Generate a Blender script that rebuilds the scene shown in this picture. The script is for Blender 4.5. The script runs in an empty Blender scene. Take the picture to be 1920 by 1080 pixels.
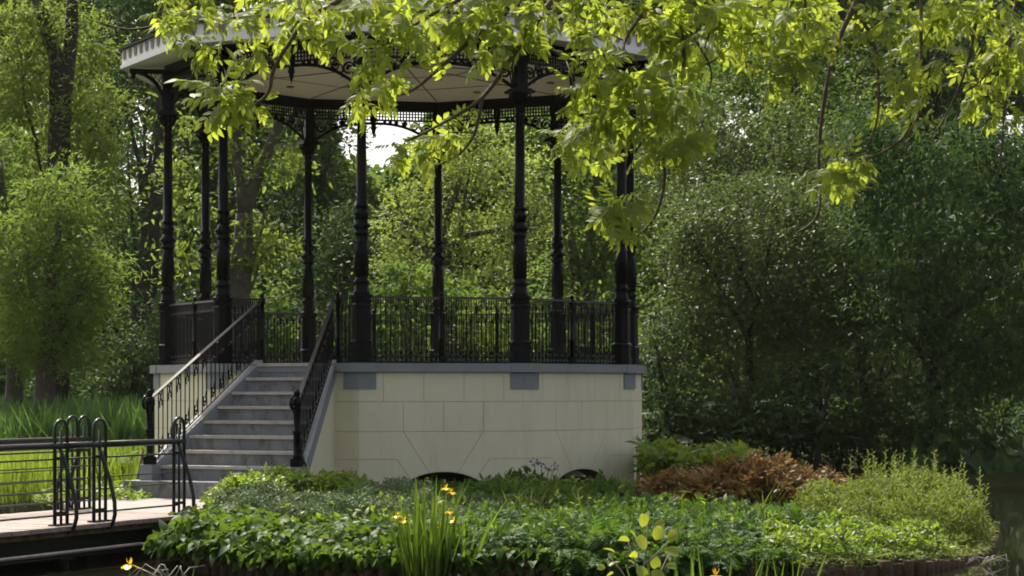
import bpy, math, random
import numpy as np
from mathutils import Vector, Matrix

# ------------------------------------------------------------------ basics
SC = bpy.context.scene
COL = SC.collection
random.seed(7)
RNG = np.random.default_rng(11)
PI = math.pi
F, HX, HY = 3987.0, 960.0, 730.0      # focal length and principal point of the photograph, in its pixels
EYE = 1.75                            # eye height above the water (z = 0)
R = 3.4                               # radius of the ring of columns
GZ = 0.41                             # level of the paved landing
CX, CY = -0.4633 * R, 9.12 * R


def W(px, py, Y):
    """the world point seen at a pixel of the photograph at depth Y"""
    return ((px - HX) / F * Y, Y, EYE - (py - HY) / F * Y)


def rad(d):
    return math.radians(d)


# ------------------------------------------------------------------ materials
def newmat(name):
    m = bpy.data.materials.new(name)
    m.use_nodes = True
    nt = m.node_tree
    for n in list(nt.nodes):
        nt.nodes.remove(n)
    out = nt.nodes.new('ShaderNodeOutputMaterial')
    return m, nt, out


def N(nt, kind, **kw):
    n = nt.nodes.new(kind)
    for k, v in kw.items():
        if k in n.inputs:
            n.inputs[k].default_value = v
        else:
            setattr(n, k, v)
    return n


def ramp(nt, fac, stops):
    r = nt.nodes.new('ShaderNodeValToRGB')
    els = r.color_ramp.elements
    while len(els) < len(stops):
        els.new(0.5)
    for e, (p, c) in zip(els, stops):
        e.position = p
        e.color = (*c, 1) if len(c) == 3 else c
    nt.links.new(fac, r.inputs['Fac'])
    return r.outputs['Color']


def solid(name, c1, c2, rough=0.6, scale=3.0, detail=6, bump=0.0, bscale=40.0, spec=0.5, metal=0.0, spots=None, coat=0.0):
    """mottled surface: two colours through noise, plus optional stains with a shape of their own and bump"""
    m, nt, out = newmat(name)
    tc = N(nt, 'ShaderNodeTexCoord')
    b = N(nt, 'ShaderNodeBsdfPrincipled', Roughness=rough, Metallic=metal)
    b.inputs['Specular IOR Level'].default_value = spec
    b.inputs['Coat Weight'].default_value = coat
    no = N(nt, 'ShaderNodeTexNoise', Scale=scale, Detail=detail, Roughness=0.65)
    nt.links.new(tc.outputs['Object'], no.inputs['Vector'])
    col = ramp(nt, no.outputs['Fac'], [(0.32, c1), (0.7, c2)])
    if spots:
        n2 = N(nt, 'ShaderNodeTexNoise', Scale=spots[1], Detail=8, Roughness=0.75)
        mp = N(nt, 'ShaderNodeMapping')
        mp.inputs['Scale'].default_value = spots[3] if len(spots) > 3 else (1, 1, 0.35)
        nt.links.new(tc.outputs['Object'], mp.inputs['Vector'])
        nt.links.new(mp.outputs['Vector'], n2.inputs['Vector'])
        fac = ramp(nt, n2.outputs['Fac'], [(spots[2], (0, 0, 0)), (min(1, spots[2] + 0.17), (1, 1, 1))])
        mx = N(nt, 'ShaderNodeMix', data_type='RGBA')
        nt.links.new(fac, mx.inputs['Factor'])
        nt.links.new(col, mx.inputs['A'])
        mx.inputs['B'].default_value = (*spots[0], 1)
        col = mx.outputs['Result']
    nt.links.new(col, b.inputs['Base Color'])
    if bump:
        n3 = N(nt, 'ShaderNodeTexNoise', Scale=bscale, Detail=4)
        nt.links.new(tc.outputs['Object'], n3.inputs['Vector'])
        bp = N(nt, 'ShaderNodeBump', Strength=bump, Distance=0.01)
        nt.links.new(n3.outputs['Fac'], bp.inputs['Height'])
        nt.links.new(bp.outputs['Normal'], b.inputs['Normal'])
    nt.links.new(b.outputs['BSDF'], out.inputs['Surface'])
    return m


def leafmat(name, dark, light, trans, tfac=0.45, rough=0.45, spec=0.4, nscale=0.5, third=None):
    """leaf: every leaf its own tint between dark and light, light passing through it in colour trans"""
    m, nt, out = newmat(name)
    geo = N(nt, 'ShaderNodeNewGeometry')
    no = N(nt, 'ShaderNodeTexNoise', Scale=nscale, Detail=3)
    nt.links.new(geo.outputs['Position'], no.inputs['Vector'])
    ad = N(nt, 'ShaderNodeMath', operation='MULTIPLY_ADD')
    nt.links.new(geo.outputs['Random Per Island'], ad.inputs[0])
    ad.inputs[1].default_value = 0.55
    sb = N(nt, 'ShaderNodeMath', operation='MULTIPLY_ADD')
    nt.links.new(no.outputs['Fac'], sb.inputs[0])
    sb.inputs[1].default_value = 1.3
    sb.inputs[2].default_value = -0.42
    nt.links.new(sb.outputs[0], ad.inputs[2])
    stops = [(0.0, dark), (0.85, light)] if third is None else [(0.0, dark), (0.6, light), (1.0, third)]
    col = ramp(nt, ad.outputs[0], stops)
    tcol = ramp(nt, ad.outputs[0], [(0.0, tuple(0.55 * c for c in trans)), (0.9, trans)])
    b = N(nt, 'ShaderNodeBsdfPrincipled', Roughness=rough)
    b.inputs['Specular IOR Level'].default_value = spec
    t = N(nt, 'ShaderNodeBsdfTranslucent')
    mx = N(nt, 'ShaderNodeMixShader', Fac=tfac)
    nt.links.new(col, b.inputs['Base Color'])
    nt.links.new(tcol, t.inputs['Color'])
    nt.links.new(b.outputs['BSDF'], mx.inputs[1])
    nt.links.new(t.outputs['BSDF'], mx.inputs[2])
    nt.links.new(mx.outputs[0], out.inputs['Surface'])
    return m


M = {}
M['iron'] = solid('black_iron', (0.003, 0.0033, 0.004), (0.007, 0.0072, 0.008), rough=0.22, scale=9, bump=0.2, bscale=60, spec=0.10, spots=((0.010, 0.008, 0.007), 9, 0.66))
M['rail'] = solid('worn_black_rail', (0.010, 0.010, 0.011), (0.032, 0.030, 0.030), rough=0.5, scale=14, spec=0.18)
M['rail_gloss'] = solid('polished_black_rail', (0.012, 0.012, 0.013), (0.04, 0.036, 0.036), rough=0.3, scale=14, spec=0.6)
M['green_iron'] = solid('dark_green_iron', (0.006, 0.012, 0.010), (0.015, 0.024, 0.020), rough=0.3, scale=9, spec=0.28)
M['cream'] = solid('cream_stucco', (0.66, 0.615, 0.44), (0.71, 0.665, 0.49), rough=0.75, scale=1.4, bump=0.12, bscale=90,
                   spots=((0.605, 0.56, 0.39), 2.6, 0.5, (1, 1, 0.16)))
M['joint'] = solid('dark_joint', (0.34, 0.31, 0.22), (0.43, 0.40, 0.29), rough=0.9)
M['grey'] = solid('grey_painted_stone', (0.18, 0.195, 0.21), (0.225, 0.24, 0.255), rough=0.6, scale=5, bump=0.15, spots=((0.14, 0.145, 0.145), 4, 0.6))
M['step'] = solid('weathered_step_stone', (0.155, 0.166, 0.178), (0.225, 0.236, 0.244), rough=0.7, scale=4, bump=0.3,
                  spots=((0.10, 0.09, 0.075), 5.5, 0.47, (1, 1, 0.5)))
M['nosing'] = solid('worn_step_edge', (0.32, 0.30, 0.265), (0.46, 0.43, 0.39), rough=0.75, scale=8, bump=0.3, spots=((0.12, 0.09, 0.065), 7, 0.58))
M['white'] = solid('white_paint', (0.78, 0.78, 0.75), (0.84, 0.84, 0.80), rough=0.5, scale=4)
M['ceiling'] = solid('painted_ceiling', (0.72, 0.65, 0.55), (0.78, 0.71, 0.60), rough=0.7, scale=1.5)
M['rib'] = solid('ceiling_batten', (0.22, 0.17, 0.13), (0.27, 0.21, 0.16), rough=0.7)
M['roof'] = solid('zinc_roof', (0.045, 0.05, 0.05), (0.08, 0.085, 0.085), rough=0.8, scale=2, spec=0.1)
M['deck'] = solid('bridge_wood', (0.165, 0.122, 0.105), (0.27, 0.212, 0.185), rough=0.55, scale=6, bump=0.35, bscale=50, spots=((0.15, 0.115, 0.095), 4, 0.6))
M['pave'] = solid('pale_paving', (0.20, 0.175, 0.16), (0.28, 0.25, 0.235), rough=0.75, scale=5, bump=0.3, spots=((0.2, 0.17, 0.14), 4, 0.6))
M['floor'] = solid('bandstand_floor', (0.22, 0.2, 0.18), (0.3, 0.28, 0.25), rough=0.7)
M['soil'] = solid('dark_soil', (0.018, 0.014, 0.009), (0.05, 0.04, 0.022), rough=0.95, spec=0.1, scale=3, bump=0.6, bscale=14)
M['ground'] = solid('mossy_ground', (0.02, 0.024, 0.009), (0.045, 0.05, 0.018), rough=0.95, spec=0.05, scale=1.2, bump=0.6, bscale=10)
M['bark'] = solid('grey_brown_bark', (0.045, 0.036, 0.028), (0.11, 0.09, 0.07), rough=0.9, scale=6, bump=0.9, bscale=18)
M['bark_dark'] = solid('dark_bark', (0.016, 0.013, 0.010), (0.045, 0.036, 0.026), rough=0.9, scale=6, bump=0.9, bscale=18)
M['twig'] = solid('mossy_twig', (0.040, 0.026, 0.013), (0.10, 0.068, 0.034), rough=0.8, scale=14, bump=0.5)
M['pile'] = solid('wet_timber', (0.035, 0.024, 0.015), (0.13, 0.085, 0.052), rough=0.8, spec=0.15, scale=9, bump=0.6, bscale=30)
M['driftwood'] = solid('bleached_twig', (0.17, 0.15, 0.13), (0.30, 0.27, 0.24), rough=0.8, scale=9)
M['yellow'] = leafmat('iris_petal', (0.70, 0.44, 0.01), (0.85, 0.60, 0.02), (0.8, 0.55, 0.02), 0.35)
M['purple'] = leafmat('purple_petal', (0.12, 0.05, 0.16), (0.24, 0.12, 0.28), (0.3, 0.1, 0.35), 0.4)
# foliage
M['ash'] = leafmat('ash_leaf', (0.07, 0.105, 0.014), (0.13, 0.17, 0.024), (0.52, 0.63, 0.065), 0.55, 0.5, 0.3, nscale=2.2)
M['lf_bright'] = leafmat('bright_leaf', (0.066, 0.112, 0.022), (0.122, 0.182, 0.038), (0.30, 0.44, 0.065), 0.46, 0.6, 0.2)
M['lf_yellow'] = leafmat('yellow_green_leaf', (0.08, 0.12, 0.02), (0.14, 0.19, 0.03), (0.30, 0.41, 0.06), 0.46, 0.6, 0.2)
M['lf_mid'] = leafmat('mid_green_leaf', (0.045, 0.085, 0.02), (0.09, 0.145, 0.03), (0.22, 0.35, 0.05), 0.43, 0.6, 0.2)
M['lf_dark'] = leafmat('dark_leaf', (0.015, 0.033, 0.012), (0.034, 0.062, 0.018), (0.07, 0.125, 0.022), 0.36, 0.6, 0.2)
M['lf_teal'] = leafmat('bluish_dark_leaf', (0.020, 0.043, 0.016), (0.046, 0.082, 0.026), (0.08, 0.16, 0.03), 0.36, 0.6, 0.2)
M['lf_gloss'] = leafmat('glossy_grey_green_leaf', (0.036, 0.057, 0.019), (0.088, 0.118, 0.038), (0.17, 0.25, 0.05), 0.34, 0.5, 0.28)
M['lf_soft'] = leafmat('soft_fine_leaf', (0.10, 0.135, 0.03), (0.17, 0.215, 0.05), (0.42, 0.54, 0.09), 0.46, 0.5, 0.35)
M['gc_green'] = leafmat('ferny_green_leaf', (0.020, 0.058, 0.010), (0.048, 0.102, 0.015), (0.12, 0.23, 0.02), 0.4, 0.55, 0.2, nscale=1.4)
M['gc_yellow'] = leafmat('sunny_groundcover_leaf', (0.055, 0.11, 0.010), (0.12, 0.19, 0.014), (0.32, 0.46, 0.03), 0.45, nscale=1.4)
M['gc_grey'] = leafmat('grey_green_leaf', (0.05, 0.085, 0.036), (0.12, 0.165, 0.08), (0.15, 0.24, 0.08), 0.3, 0.55, 0.2, nscale=1.4)
M['gc_heart'] = leafmat('broad_garden_leaf', (0.020, 0.054, 0.010), (0.052, 0.104, 0.018), (0.16, 0.26, 0.024), 0.42, 0.5, 0.2, nscale=1.4)
M['gc_bronze'] = leafmat('bronze_leaf', (0.055, 0.042, 0.018), (0.17, 0.095, 0.028), (0.25, 0.135, 0.035), 0.36, 0.5, 0.25, nscale=1.6, third=(0.15, 0.15, 0.03))
M['gc_meadow'] = leafmat('meadow_leaf', (0.05, 0.082, 0.014), (0.115, 0.15, 0.034), (0.25, 0.32, 0.04), 0.42, 0.55, 0.2, nscale=1.6)
M['blade_bright'] = leafmat('sunny_blade', (0.07, 0.13, 0.014), (0.125, 0.195, 0.022), (0.36, 0.50, 0.045), 0.47, nscale=0.8)
M['blade_dark'] = leafmat('reed_blade', (0.032, 0.085, 0.024), (0.075, 0.145, 0.04), (0.15, 0.29, 0.05), 0.43, nscale=0.8)
M['blade_iris'] = leafmat('iris_blade', (0.035, 0.085, 0.012), (0.085, 0.15, 0.02), (0.20, 0.32, 0.026), 0.4)
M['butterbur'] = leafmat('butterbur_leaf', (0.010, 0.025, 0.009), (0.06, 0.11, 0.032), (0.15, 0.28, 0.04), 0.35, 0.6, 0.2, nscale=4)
M['alder'] = leafmat('alder_leaf', (0.13, 0.19, 0.02), (0.20, 0.26, 0.03), (0.55, 0.62, 0.05), 0.45, 0.3, 0.7)


def watermat():
    m, nt, out = newmat('pond_water')
    tc = N(nt, 'ShaderNodeTexCoord')
    no = N(nt, 'ShaderNodeTexNoise', Scale=2.2, Detail=3)
    mp = N(nt, 'ShaderNodeMapping')
    mp.inputs['Scale'].default_value = (1, 0.5, 1)
    nt.links.new(tc.outputs['Object'], mp.inputs['Vector'])
    nt.links.new(mp.outputs['Vector'], no.inputs['Vector'])
    bp = N(nt, 'ShaderNodeBump', Strength=0.06, Distance=0.03)
    nt.links.new(no.outputs['Fac'], bp.inputs['Height'])
    b = N(nt, 'ShaderNodeBsdfPrincipled', Roughness=0.04)
    b.inputs['Base Color'].default_value = (0.010, 0.010, 0.006, 1)
    b.inputs['IOR'].default_value = 1.33
    nt.links.new(bp.outputs['Normal'], b.inputs['Normal'])
    nt.links.new(b.outputs['BSDF'], out.inputs['Surface'])
    return m


M['water'] = watermat()


# ------------------------------------------------------------------ mesh helpers
class MB:
    def __init__(self):
        self.v, self.f, self.sm = [], [], []

    def add(self, vs, fs, smooth=False):
        b = len(self.v)
        self.v += [tuple(p) for p in vs]
        self.f += [tuple(i + b for i in q) for q in fs]
        self.sm += [smooth] * len(fs)

    def box(self, c, s, rz=0.0):
        x, y, z = s[0] / 2, s[1] / 2, s[2] / 2
        co, si = math.cos(rz), math.sin(rz)
        vs = []
        for dz in (-z, z):
            for dx, dy in ((-x, -y), (x, -y), (x, y), (-x, y)):
                vs.append((c[0] + dx * co - dy * si, c[1] + dx * si + dy * co, c[2] + dz))
        self.add(vs, [(3, 2, 1, 0), (4, 5, 6, 7), (0, 1, 5, 4), (1, 2, 6, 5), (2, 3, 7, 6), (3, 0, 4, 7)])

    def prism(self, poly, z0, z1):
        n = len(poly)
        vs = [(p[0], p[1], z0) for p in poly] + [(p[0], p[1], z1) for p in poly]
        fs = [tuple(range(n - 1, -1, -1)), tuple(range(n, 2 * n))]
        fs += [(i, (i + 1) % n, n + (i + 1) % n, n + i) for i in range(n)]
        self.add(vs, fs)

    def slab(self, poly3, d):
        """polygon in space thickened by the vector d"""
        n = len(poly3)
        vs = [tuple(p) for p in poly3] + [tuple(p[i] + d[i] for i in range(3)) for p in poly3]
        fs = [tuple(range(n - 1, -1, -1)), tuple(range(n, 2 * n))]
        fs += [(i, (i + 1) % n, n + (i + 1) % n, n + i) for i in range(n)]
        self.add(vs, fs)

    def tube(self, pts, r, n=6, caps=True):
        pts = [Vector(p) for p in pts]
        rs = r if isinstance(r, (list, tuple)) else [r] * len(pts)
        vs, fs = [], []
        t0 = (pts[1] - pts[0]).normalized()
        a = t0.orthogonal().normalized()
        for i, p in enumerate(pts):
            if i == 0:
                t = t0
            elif i == len(pts) - 1:
                t = (pts[i] - pts[i - 1]).normalized()
            else:
                t = ((pts[i + 1] - p).normalized() + (p - pts[i - 1]).normalized())
                t = t.normalized() if t.length > 1e-6 else t0
            a = (a - t * a.dot(t))
            a = a.normalized() if a.length > 1e-6 else t.orthogonal().normalized()
            b = t.cross(a)
            for k in range(n):
                w = 2 * PI * k / n
                vs.append(tuple(p + (a * math.cos(w) + b * math.sin(w)) * rs[i]))
        for i in range(len(pts) - 1):
            for k in range(n):
                fs.append((i * n + k, i * n + (k + 1) % n, (i + 1) * n + (k + 1) % n, (i + 1) * n + k))
        if caps:
            fs.append(tuple(range(n - 1, -1, -1)))
            fs.append(tuple(range((len(pts) - 1) * n, len(pts) * n)))
        self.add(vs, fs, n > 4)

    def lathe(self, prof, n=16, c=(0, 0, 0), flute=0.0, rot=0.0, smooth=True):
        vs, fs = [], []
        for (r, z) in prof:
            for k in range(n):
                w = 2 * PI * k / n + rot
                rr = r - (flute if k % 2 else 0.0)
                vs.append((c[0] + rr * math.cos(w), c[1] + rr * math.sin(w), c[2] + z))
        for i in range(len(prof) - 1):
            for k in range(n):
                fs.append((i * n + k, i * n + (k + 1) % n, (i + 1) * n + (k + 1) % n, (i + 1) * n + k))
        fs.append(tuple(range(n - 1, -1, -1)))
        fs.append(tuple(range((len(prof) - 1) * n, len(prof) * n)))
        self.add(vs, fs, smooth)

    def ball(self, c, r, sz=1.0):
        prof = [(0.02 * r, -r * sz), (0.7 * r, -0.7 * r * sz), (r, 0), (0.7 * r, 0.7 * r * sz), (0.02 * r, r * sz)]
        self.lathe(prof, 7, c)

    def mesh(self, name):
        me = bpy.data.meshes.new(name)
        me.from_pydata(self.v, [], self.f)
        me.polygons.foreach_set('use_smooth', self.sm)
        me.update()
        return me


def link(name, me, mat, parent=None, loc=(0, 0, 0), rz=0.0):
    o = bpy.data.objects.new(name, me)
    COL.objects.link(o)
    if mat is not None and len(me.materials) == 0:
        me.materials.append(mat)
    o.parent = parent
    o.location = loc
    o.rotation_euler = (0, 0, rz)
    return o


def obj(name, mb, mat, parent=None, loc=(0, 0, 0), rz=0.0):
    return link(name, mb.mesh(name) if isinstance(mb, MB) else mb, mat, parent, loc, rz)


def two_tone(name, a, b, ma, mb_):
    """one mesh of two materials: the body a and its raised ornament b"""
    n_ = len(a.f)
    j = MB()
    j.v, j.f, j.sm = list(a.v), list(a.f), list(a.sm)
    k = len(j.v)
    j.v += b.v
    j.f += [tuple(i + k for i in q) for q in b.f]
    j.sm += b.sm
    me = j.mesh(name)
    me.materials.append(ma)
    me.materials.append(mb_)
    me.polygons.foreach_set('material_index', [0] * n_ + [1] * (len(j.f) - n_))
    return me


def tag(o, label, cat, group=None, kind=None):
    o['label'] = label
    o['category'] = cat
    if group:
        o['group'] = group
    if kind:
        o['kind'] = kind
    return o


def thing(name, label, cat, loc, rz=0.0, group=None):
    o = bpy.data.objects.new(name, None)
    COL.objects.link(o)
    o.empty_display_size = 0.2
    o.location = loc
    o.rotation_euler = (0, 0, rz)
    return tag(o, label, cat, group)


def npmesh(name, V, Fc, smooth=False):
    """numpy vertices (n,3) and faces (m,k) to a mesh"""
    me = bpy.data.meshes.new(name)
    V = np.ascontiguousarray(V, np.float32)
    Fc = np.ascontiguousarray(Fc, np.int32)
    me.vertices.add(len(V))
    me.vertices.foreach_set('co', V.ravel())
    k = Fc.shape[1]
    me.loops.add(Fc.size)
    me.loops.foreach_set('vertex_index', Fc.ravel())
    me.polygons.add(len(Fc))
    me.polygons.foreach_set('loop_start', np.arange(0, Fc.size, k, dtype=np.int32))
    if smooth:
        me.polygons.foreach_set('use_smooth', np.ones(len(Fc), bool))
    me.update(calc_edges=True)
    return me


def unit(a):
    return a / np.maximum(np.linalg.norm(a, axis=-1, keepdims=True), 1e-9)


def inst(T, pos, d, n, s, sw=None):
    """copies of the template T (verts, quads) at pos, lengthwise along d, face along n, scaled by s"""
    TV, TF = T
    d = unit(d)
    x = unit(np.cross(d, n))
    n = np.cross(x, d)
    s = np.broadcast_to(np.asarray(s, float), (len(pos),))
    w = s if sw is None else np.broadcast_to(np.asarray(sw, float), (len(pos),))
    V = (pos[:, None, :] + TV[None, :, 0:1] * (x * w[:, None])[:, None, :] + TV[None, :, 1:2] * (d * s[:, None])[:, None, :]
         + TV[None, :, 2:3] * (n * s[:, None])[:, None, :])
    Fc = TF[None, :, :] + (np.arange(len(pos)) * len(TV))[:, None, None]
    return V.reshape(-1, 3), Fc.reshape(-1, TF.shape[1])


def merge(parts):
    Vs, Fs, b = [], [], 0
    for V, Fc in parts:
        Vs.append(V)
        Fs.append(Fc + b)
        b += len(V)
    return np.concatenate(Vs), np.concatenate(Fs)


def leaf_t(ws, ys, fold=0.25, droop=0.2):
    """leaf template: half widths ws at stations ys, folded along the midrib and drooping towards the tip"""
    V = []
    for w, y in zip(ws, ys):
        z = -droop * y * y
        V += [(-w, y, z + fold * w), (0, y, z), (w, y, z + fold * w)]
    Fq = []
    for i in range(len(ws) - 1):
        a = i * 3
        Fq += [(a, a + 1, a + 4, a + 3), (a + 1, a + 2, a + 5, a + 4)]
    return np.array(V, float), np.array(Fq, int)


T_DIA = (np.array([(0, 0, 0), (0.24, 0.45, 0.05), (0, 1, -0.12), (-0.24, 0.45, 0.05)], float), np.array([(0, 1, 2, 3)]))
T_SLIM = (np.array([(0, 0, 0), (0.13, 0.4, 0.04), (0, 1, -0.2), (-0.13, 0.4, 0.04)], float), np.array([(0, 1, 2, 3)]))
T_LEAF = leaf_t([0.01, 0.2, 0.17, 0.005], [0, 0.3, 0.62, 1], 0.3, 0.25)
T_HEART = leaf_t([0.1, 0.34, 0.36, 0.2, 0.005], [0, 0.1, 0.35, 0.7, 1], 0.3, 0.35)
T_ROUND = leaf_t([0.03, 0.3, 0.42, 0.38, 0.15], [0, 0.2, 0.5, 0.8, 1], 0.2, 0.15)
T_BLADE = leaf_t([0.018, 0.022, 0.02, 0.014, 0.002], [0, 0.3, 0.55, 0.8, 1], 0.3, 0.25)
T_BLADE_UP = leaf_t([0.02, 0.026, 0.022, 0.012, 0.002], [0, 0.3, 0.6, 0.85, 1], 0.4, 0.04)


def compound_t(nl, seed, lw=0.2, ll=0.40, spread=62):
    """pinnate leaf: nl pairs of leaflets along a stalk of length 1 and one at the tip"""
    rg = random.Random(seed)
    LT = leaf_t([0.02, lw * 0.85, lw, lw * 0.5, 0.004], [0, 0.28, 0.5, 0.8, 1], 0.12, 0.22)
    P, D, S, NN = [], [], [], []
    bend = rg.uniform(0.1, 0.35)
    for i in range(nl):
        y = 0.2 + 0.8 * i / (nl - 0.3)
        z = -bend * y * y
        for sgn in (-1, 1):
            a = rad(spread - 22 * i / nl + rg.uniform(-9, 9))
            P.append((0, y, z))
            D.append((sgn * math.sin(a), math.cos(a), -0.3 + rg.uniform(-0.2, 0.15)))
            NN.append((sgn * rg.uniform(-0.1, 0.3), rg.uniform(-0.2, 0.2), 1))
            S.append(ll * (0.72 + 0.28 * math.sin(PI * (0.25 + 0.6 * i / nl))) * rg.uniform(0.88, 1.1))
    P.append((0, 1, -bend)); D.append((0, 1, -0.5)); S.append(ll); NN.append((0, 0, 1))
    V, Fq = inst(LT, np.array(P), np.array(D, float), np.array(NN, float), np.array(S))
    # the stalk, a slim strip
    sv = np.array([(-0.006, 0, 0), (0.006, 0, 0), (0.006, 0.5, -bend * 0.25), (-0.006, 0.5, -bend * 0.25), (0.004, 1, -bend), (-0.004, 1, -bend)])
    sf = np.array([(0, 1, 2, 3), (3, 2, 4, 5)])
    return merge([(V, Fq), (sv, sf)])


T_ASH = [compound_t(k, k * 3 + 1, 0.21, 0.47) for k in (3, 4, 4, 5)]
T_FERN = compound_t(4, 5, 0.17, 0.46, 58)
T_PALM = compound_t(2, 9, 0.24, 0.6, 50)


def rand_dirs(n, up=0.0, rg=RNG):
    d = rg.normal(size=(n, 3))
    d[:, 2] += up
    return unit(d)


# ================================================================== camera, sky, sun
cam = bpy.data.cameras.new('camera')
camo = bpy.data.objects.new('camera', cam)
COL.objects.link(camo)
camo.location = (0, 0, EYE)
camo.rotation_euler = (rad(90), 0, 0)
cam.sensor_width = 36
cam.lens = 36 * F / 1920
cam.shift_y = (HY - 540) / 1920
cam.clip_end = 3000
SC.camera = camo

SUN_AZ, SUN_EL = -29.0, 57.0        # degrees: azimuth to the right of the view direction, elevation
w = bpy.data.worlds.new('World')
SC.world = w
w.use_nodes = True
nt = w.node_tree
sky = nt.nodes.new('ShaderNodeTexSky')
sky.sky_type = 'NISHITA'
sky.sun_disc = False
sky.sun_elevation = rad(SUN_EL)
sky.sun_rotation = rad(SUN_AZ)
sky.air_density = 0.7
sky.dust_density = 5.0
sky.ozone_density = 1.0
bg = nt.nodes['Background']
hs = nt.nodes.new('ShaderNodeHueSaturation')      # thin summer haze: a paler sky
hs.inputs['Saturation'].default_value = 0.5
nt.links.new(sky.outputs['Color'], hs.inputs['Color'])
wm = nt.nodes.new('ShaderNodeMix')
wm.data_type = 'RGBA'
wm.blend_type = 'MULTIPLY'
wm.inputs['Factor'].default_value = 1.0
wm.inputs['B'].default_value = (1.03, 1.0, 0.93, 1)
nt.links.new(hs.outputs['Color'], wm.inputs['A'])
nt.links.new(wm.outputs['Result'], bg.inputs['Color'])
bg.inputs['Strength'].default_value = 0.15

sl = bpy.data.lights.new('sun', 'SUN')
sl.energy = 3.8
sl.angle = rad(0.5)
sl.color = (1.0, 0.93, 0.80)
so = bpy.data.objects.new('sun', sl)
COL.objects.link(so)
sd = Vector((math.sin(rad(SUN_AZ)) * math.cos(rad(SUN_EL)), math.cos(rad(SUN_AZ)) * math.cos(rad(SUN_EL)), math.sin(rad(SUN_EL))))
so.rotation_euler = sd.to_track_quat('Z', 'Y').to_euler()
so.location = (0, 60, 60)

SC.view_settings.view_transform = 'Standard'
SC.view_settings.look = 'None'
SC.view_settings.exposure = 0.9
SC.cycles.filter_width = 1.8
SC.cycles.max_bounces = 7
SC.cycles.diffuse_bounces = 4
SC.cycles.glossy_bounces = 3
SC.cycles.transmission_bounces = 4
SC.cycles.sample_clamp_indirect = 6
SC.cycles.caustics_reflective = False
SC.cycles.caustics_refractive = False


m, nt, out = newmat('summer_haze')
pv = N(nt, 'ShaderNodeVolumePrincipled', Density=0.00009, Anisotropy=0.3)
pv.inputs['Color'].default_value = (0.95, 0.95, 0.90, 1)
nt.links.new(pv.outputs['Volume'], out.inputs['Volume'])
hb = MB()
hb.box((0, 600, 11.5), (1460, 1860, 27))
o = obj('haze', hb, m)
o['kind'] = 'stuff'
o['label'] = 'thin warm summer haze in the air between the trees'
o['category'] = 'haze'


# ================================================================== ground and water
def smooth(a, b, x):
    t = np.clip((x - a) / (b - a), 0, 1)
    return t * t * (3 - 2 * t)


ISLE = [(-3.5, 25.5), (-3.45, 23.2), (-3.25, 21.4), (-2.9, 20.3), (-2.2, 19.35), (-1.2, 18.95), (0.4, 18.8), (1.9, 18.95), (3.0, 19.4), (3.9, 20.2),
        (4.6, 21.5), (5.15, 23.0), (5.55, 24.6), (5.5, 27), (4.9, 31), (3.6, 35), (0, 36.8), (-4, 36.2), (-6.4, 33), (-6.2, 29), (-5.2, 27)]


def in_poly(P, poly):
    x, y = P[:, 0], P[:, 1]
    c = np.zeros(len(P), bool)
    for i in range(len(poly)):
        x1, y1 = poly[i]
        x2, y2 = poly[i - 1]
        hit = ((y1 > y) != (y2 > y)) & (x < (x2 - x1) * (y - y1) / (y2 - y1 + 1e-12) + x1)
        c ^= hit
    return c


def isle_z(x, y):
    """ground level on the island: a gentle rise from the timber edge to the bandstand"""
    x, y = np.asarray(x, float), np.asarray(y, float)
    z = 0.15 + 0.24 * smooth(22.0, 26.6, y)
    z = z - 0.14 * smooth(3.4, 5.4, x) * smooth(30, 24, y)
    return z


def land_z(x, y):
    lb = -8.4 + 4.6 * smooth(25.5, 28.5, y)
    pond = smooth(8.0, 9.6, y) * smooth(38.2, 37.0, y + 0.35 * np.sin(x * 1.3)) * smooth(lb - 0.5, lb + 0.6, x)
    hi = 0.25 + 0.25 * smooth(40, 60, y) + 0.06 * np.sin(x * 0.7) * np.sin(y * 0.5)
    return hi * (1 - pond) - 0.9 * pond


gx = np.concatenate([-np.geomspace(700, 22, 14), np.arange(-21, 21.1, 0.6), np.geomspace(22, 700, 14)])
gy = np.concatenate([[-300, -80, -30], np.arange(-12, 64, 0.6), np.geomspace(65, 1500, 22)])
XX, YY = np.meshgrid(gx, gy)
GV = np.stack([XX.ravel(), YY.ravel(), land_z(XX.ravel(), YY.ravel())], 1)
nx, ny = len(gx), len(gy)
ii, jj = np.meshgrid(np.arange(nx - 1), np.arange(ny - 1))
a0 = (jj * nx + ii).ravel()
GF = np.stack([a0, a0 + 1, a0 + nx + 1, a0 + nx], 1)
o = link('ground', npmesh('ground', GV, GF, True), M['ground'])
o['kind'] = 'structure'
o = obj('water', (lambda b: (b.add([(-40, 4, 0), (40, 4, 0), (40, 44, 0), (-40, 44, 0)], [(0, 1, 2, 3)]), b)[1])(MB()), M['water'])
o['kind'] = 'structure'

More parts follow.
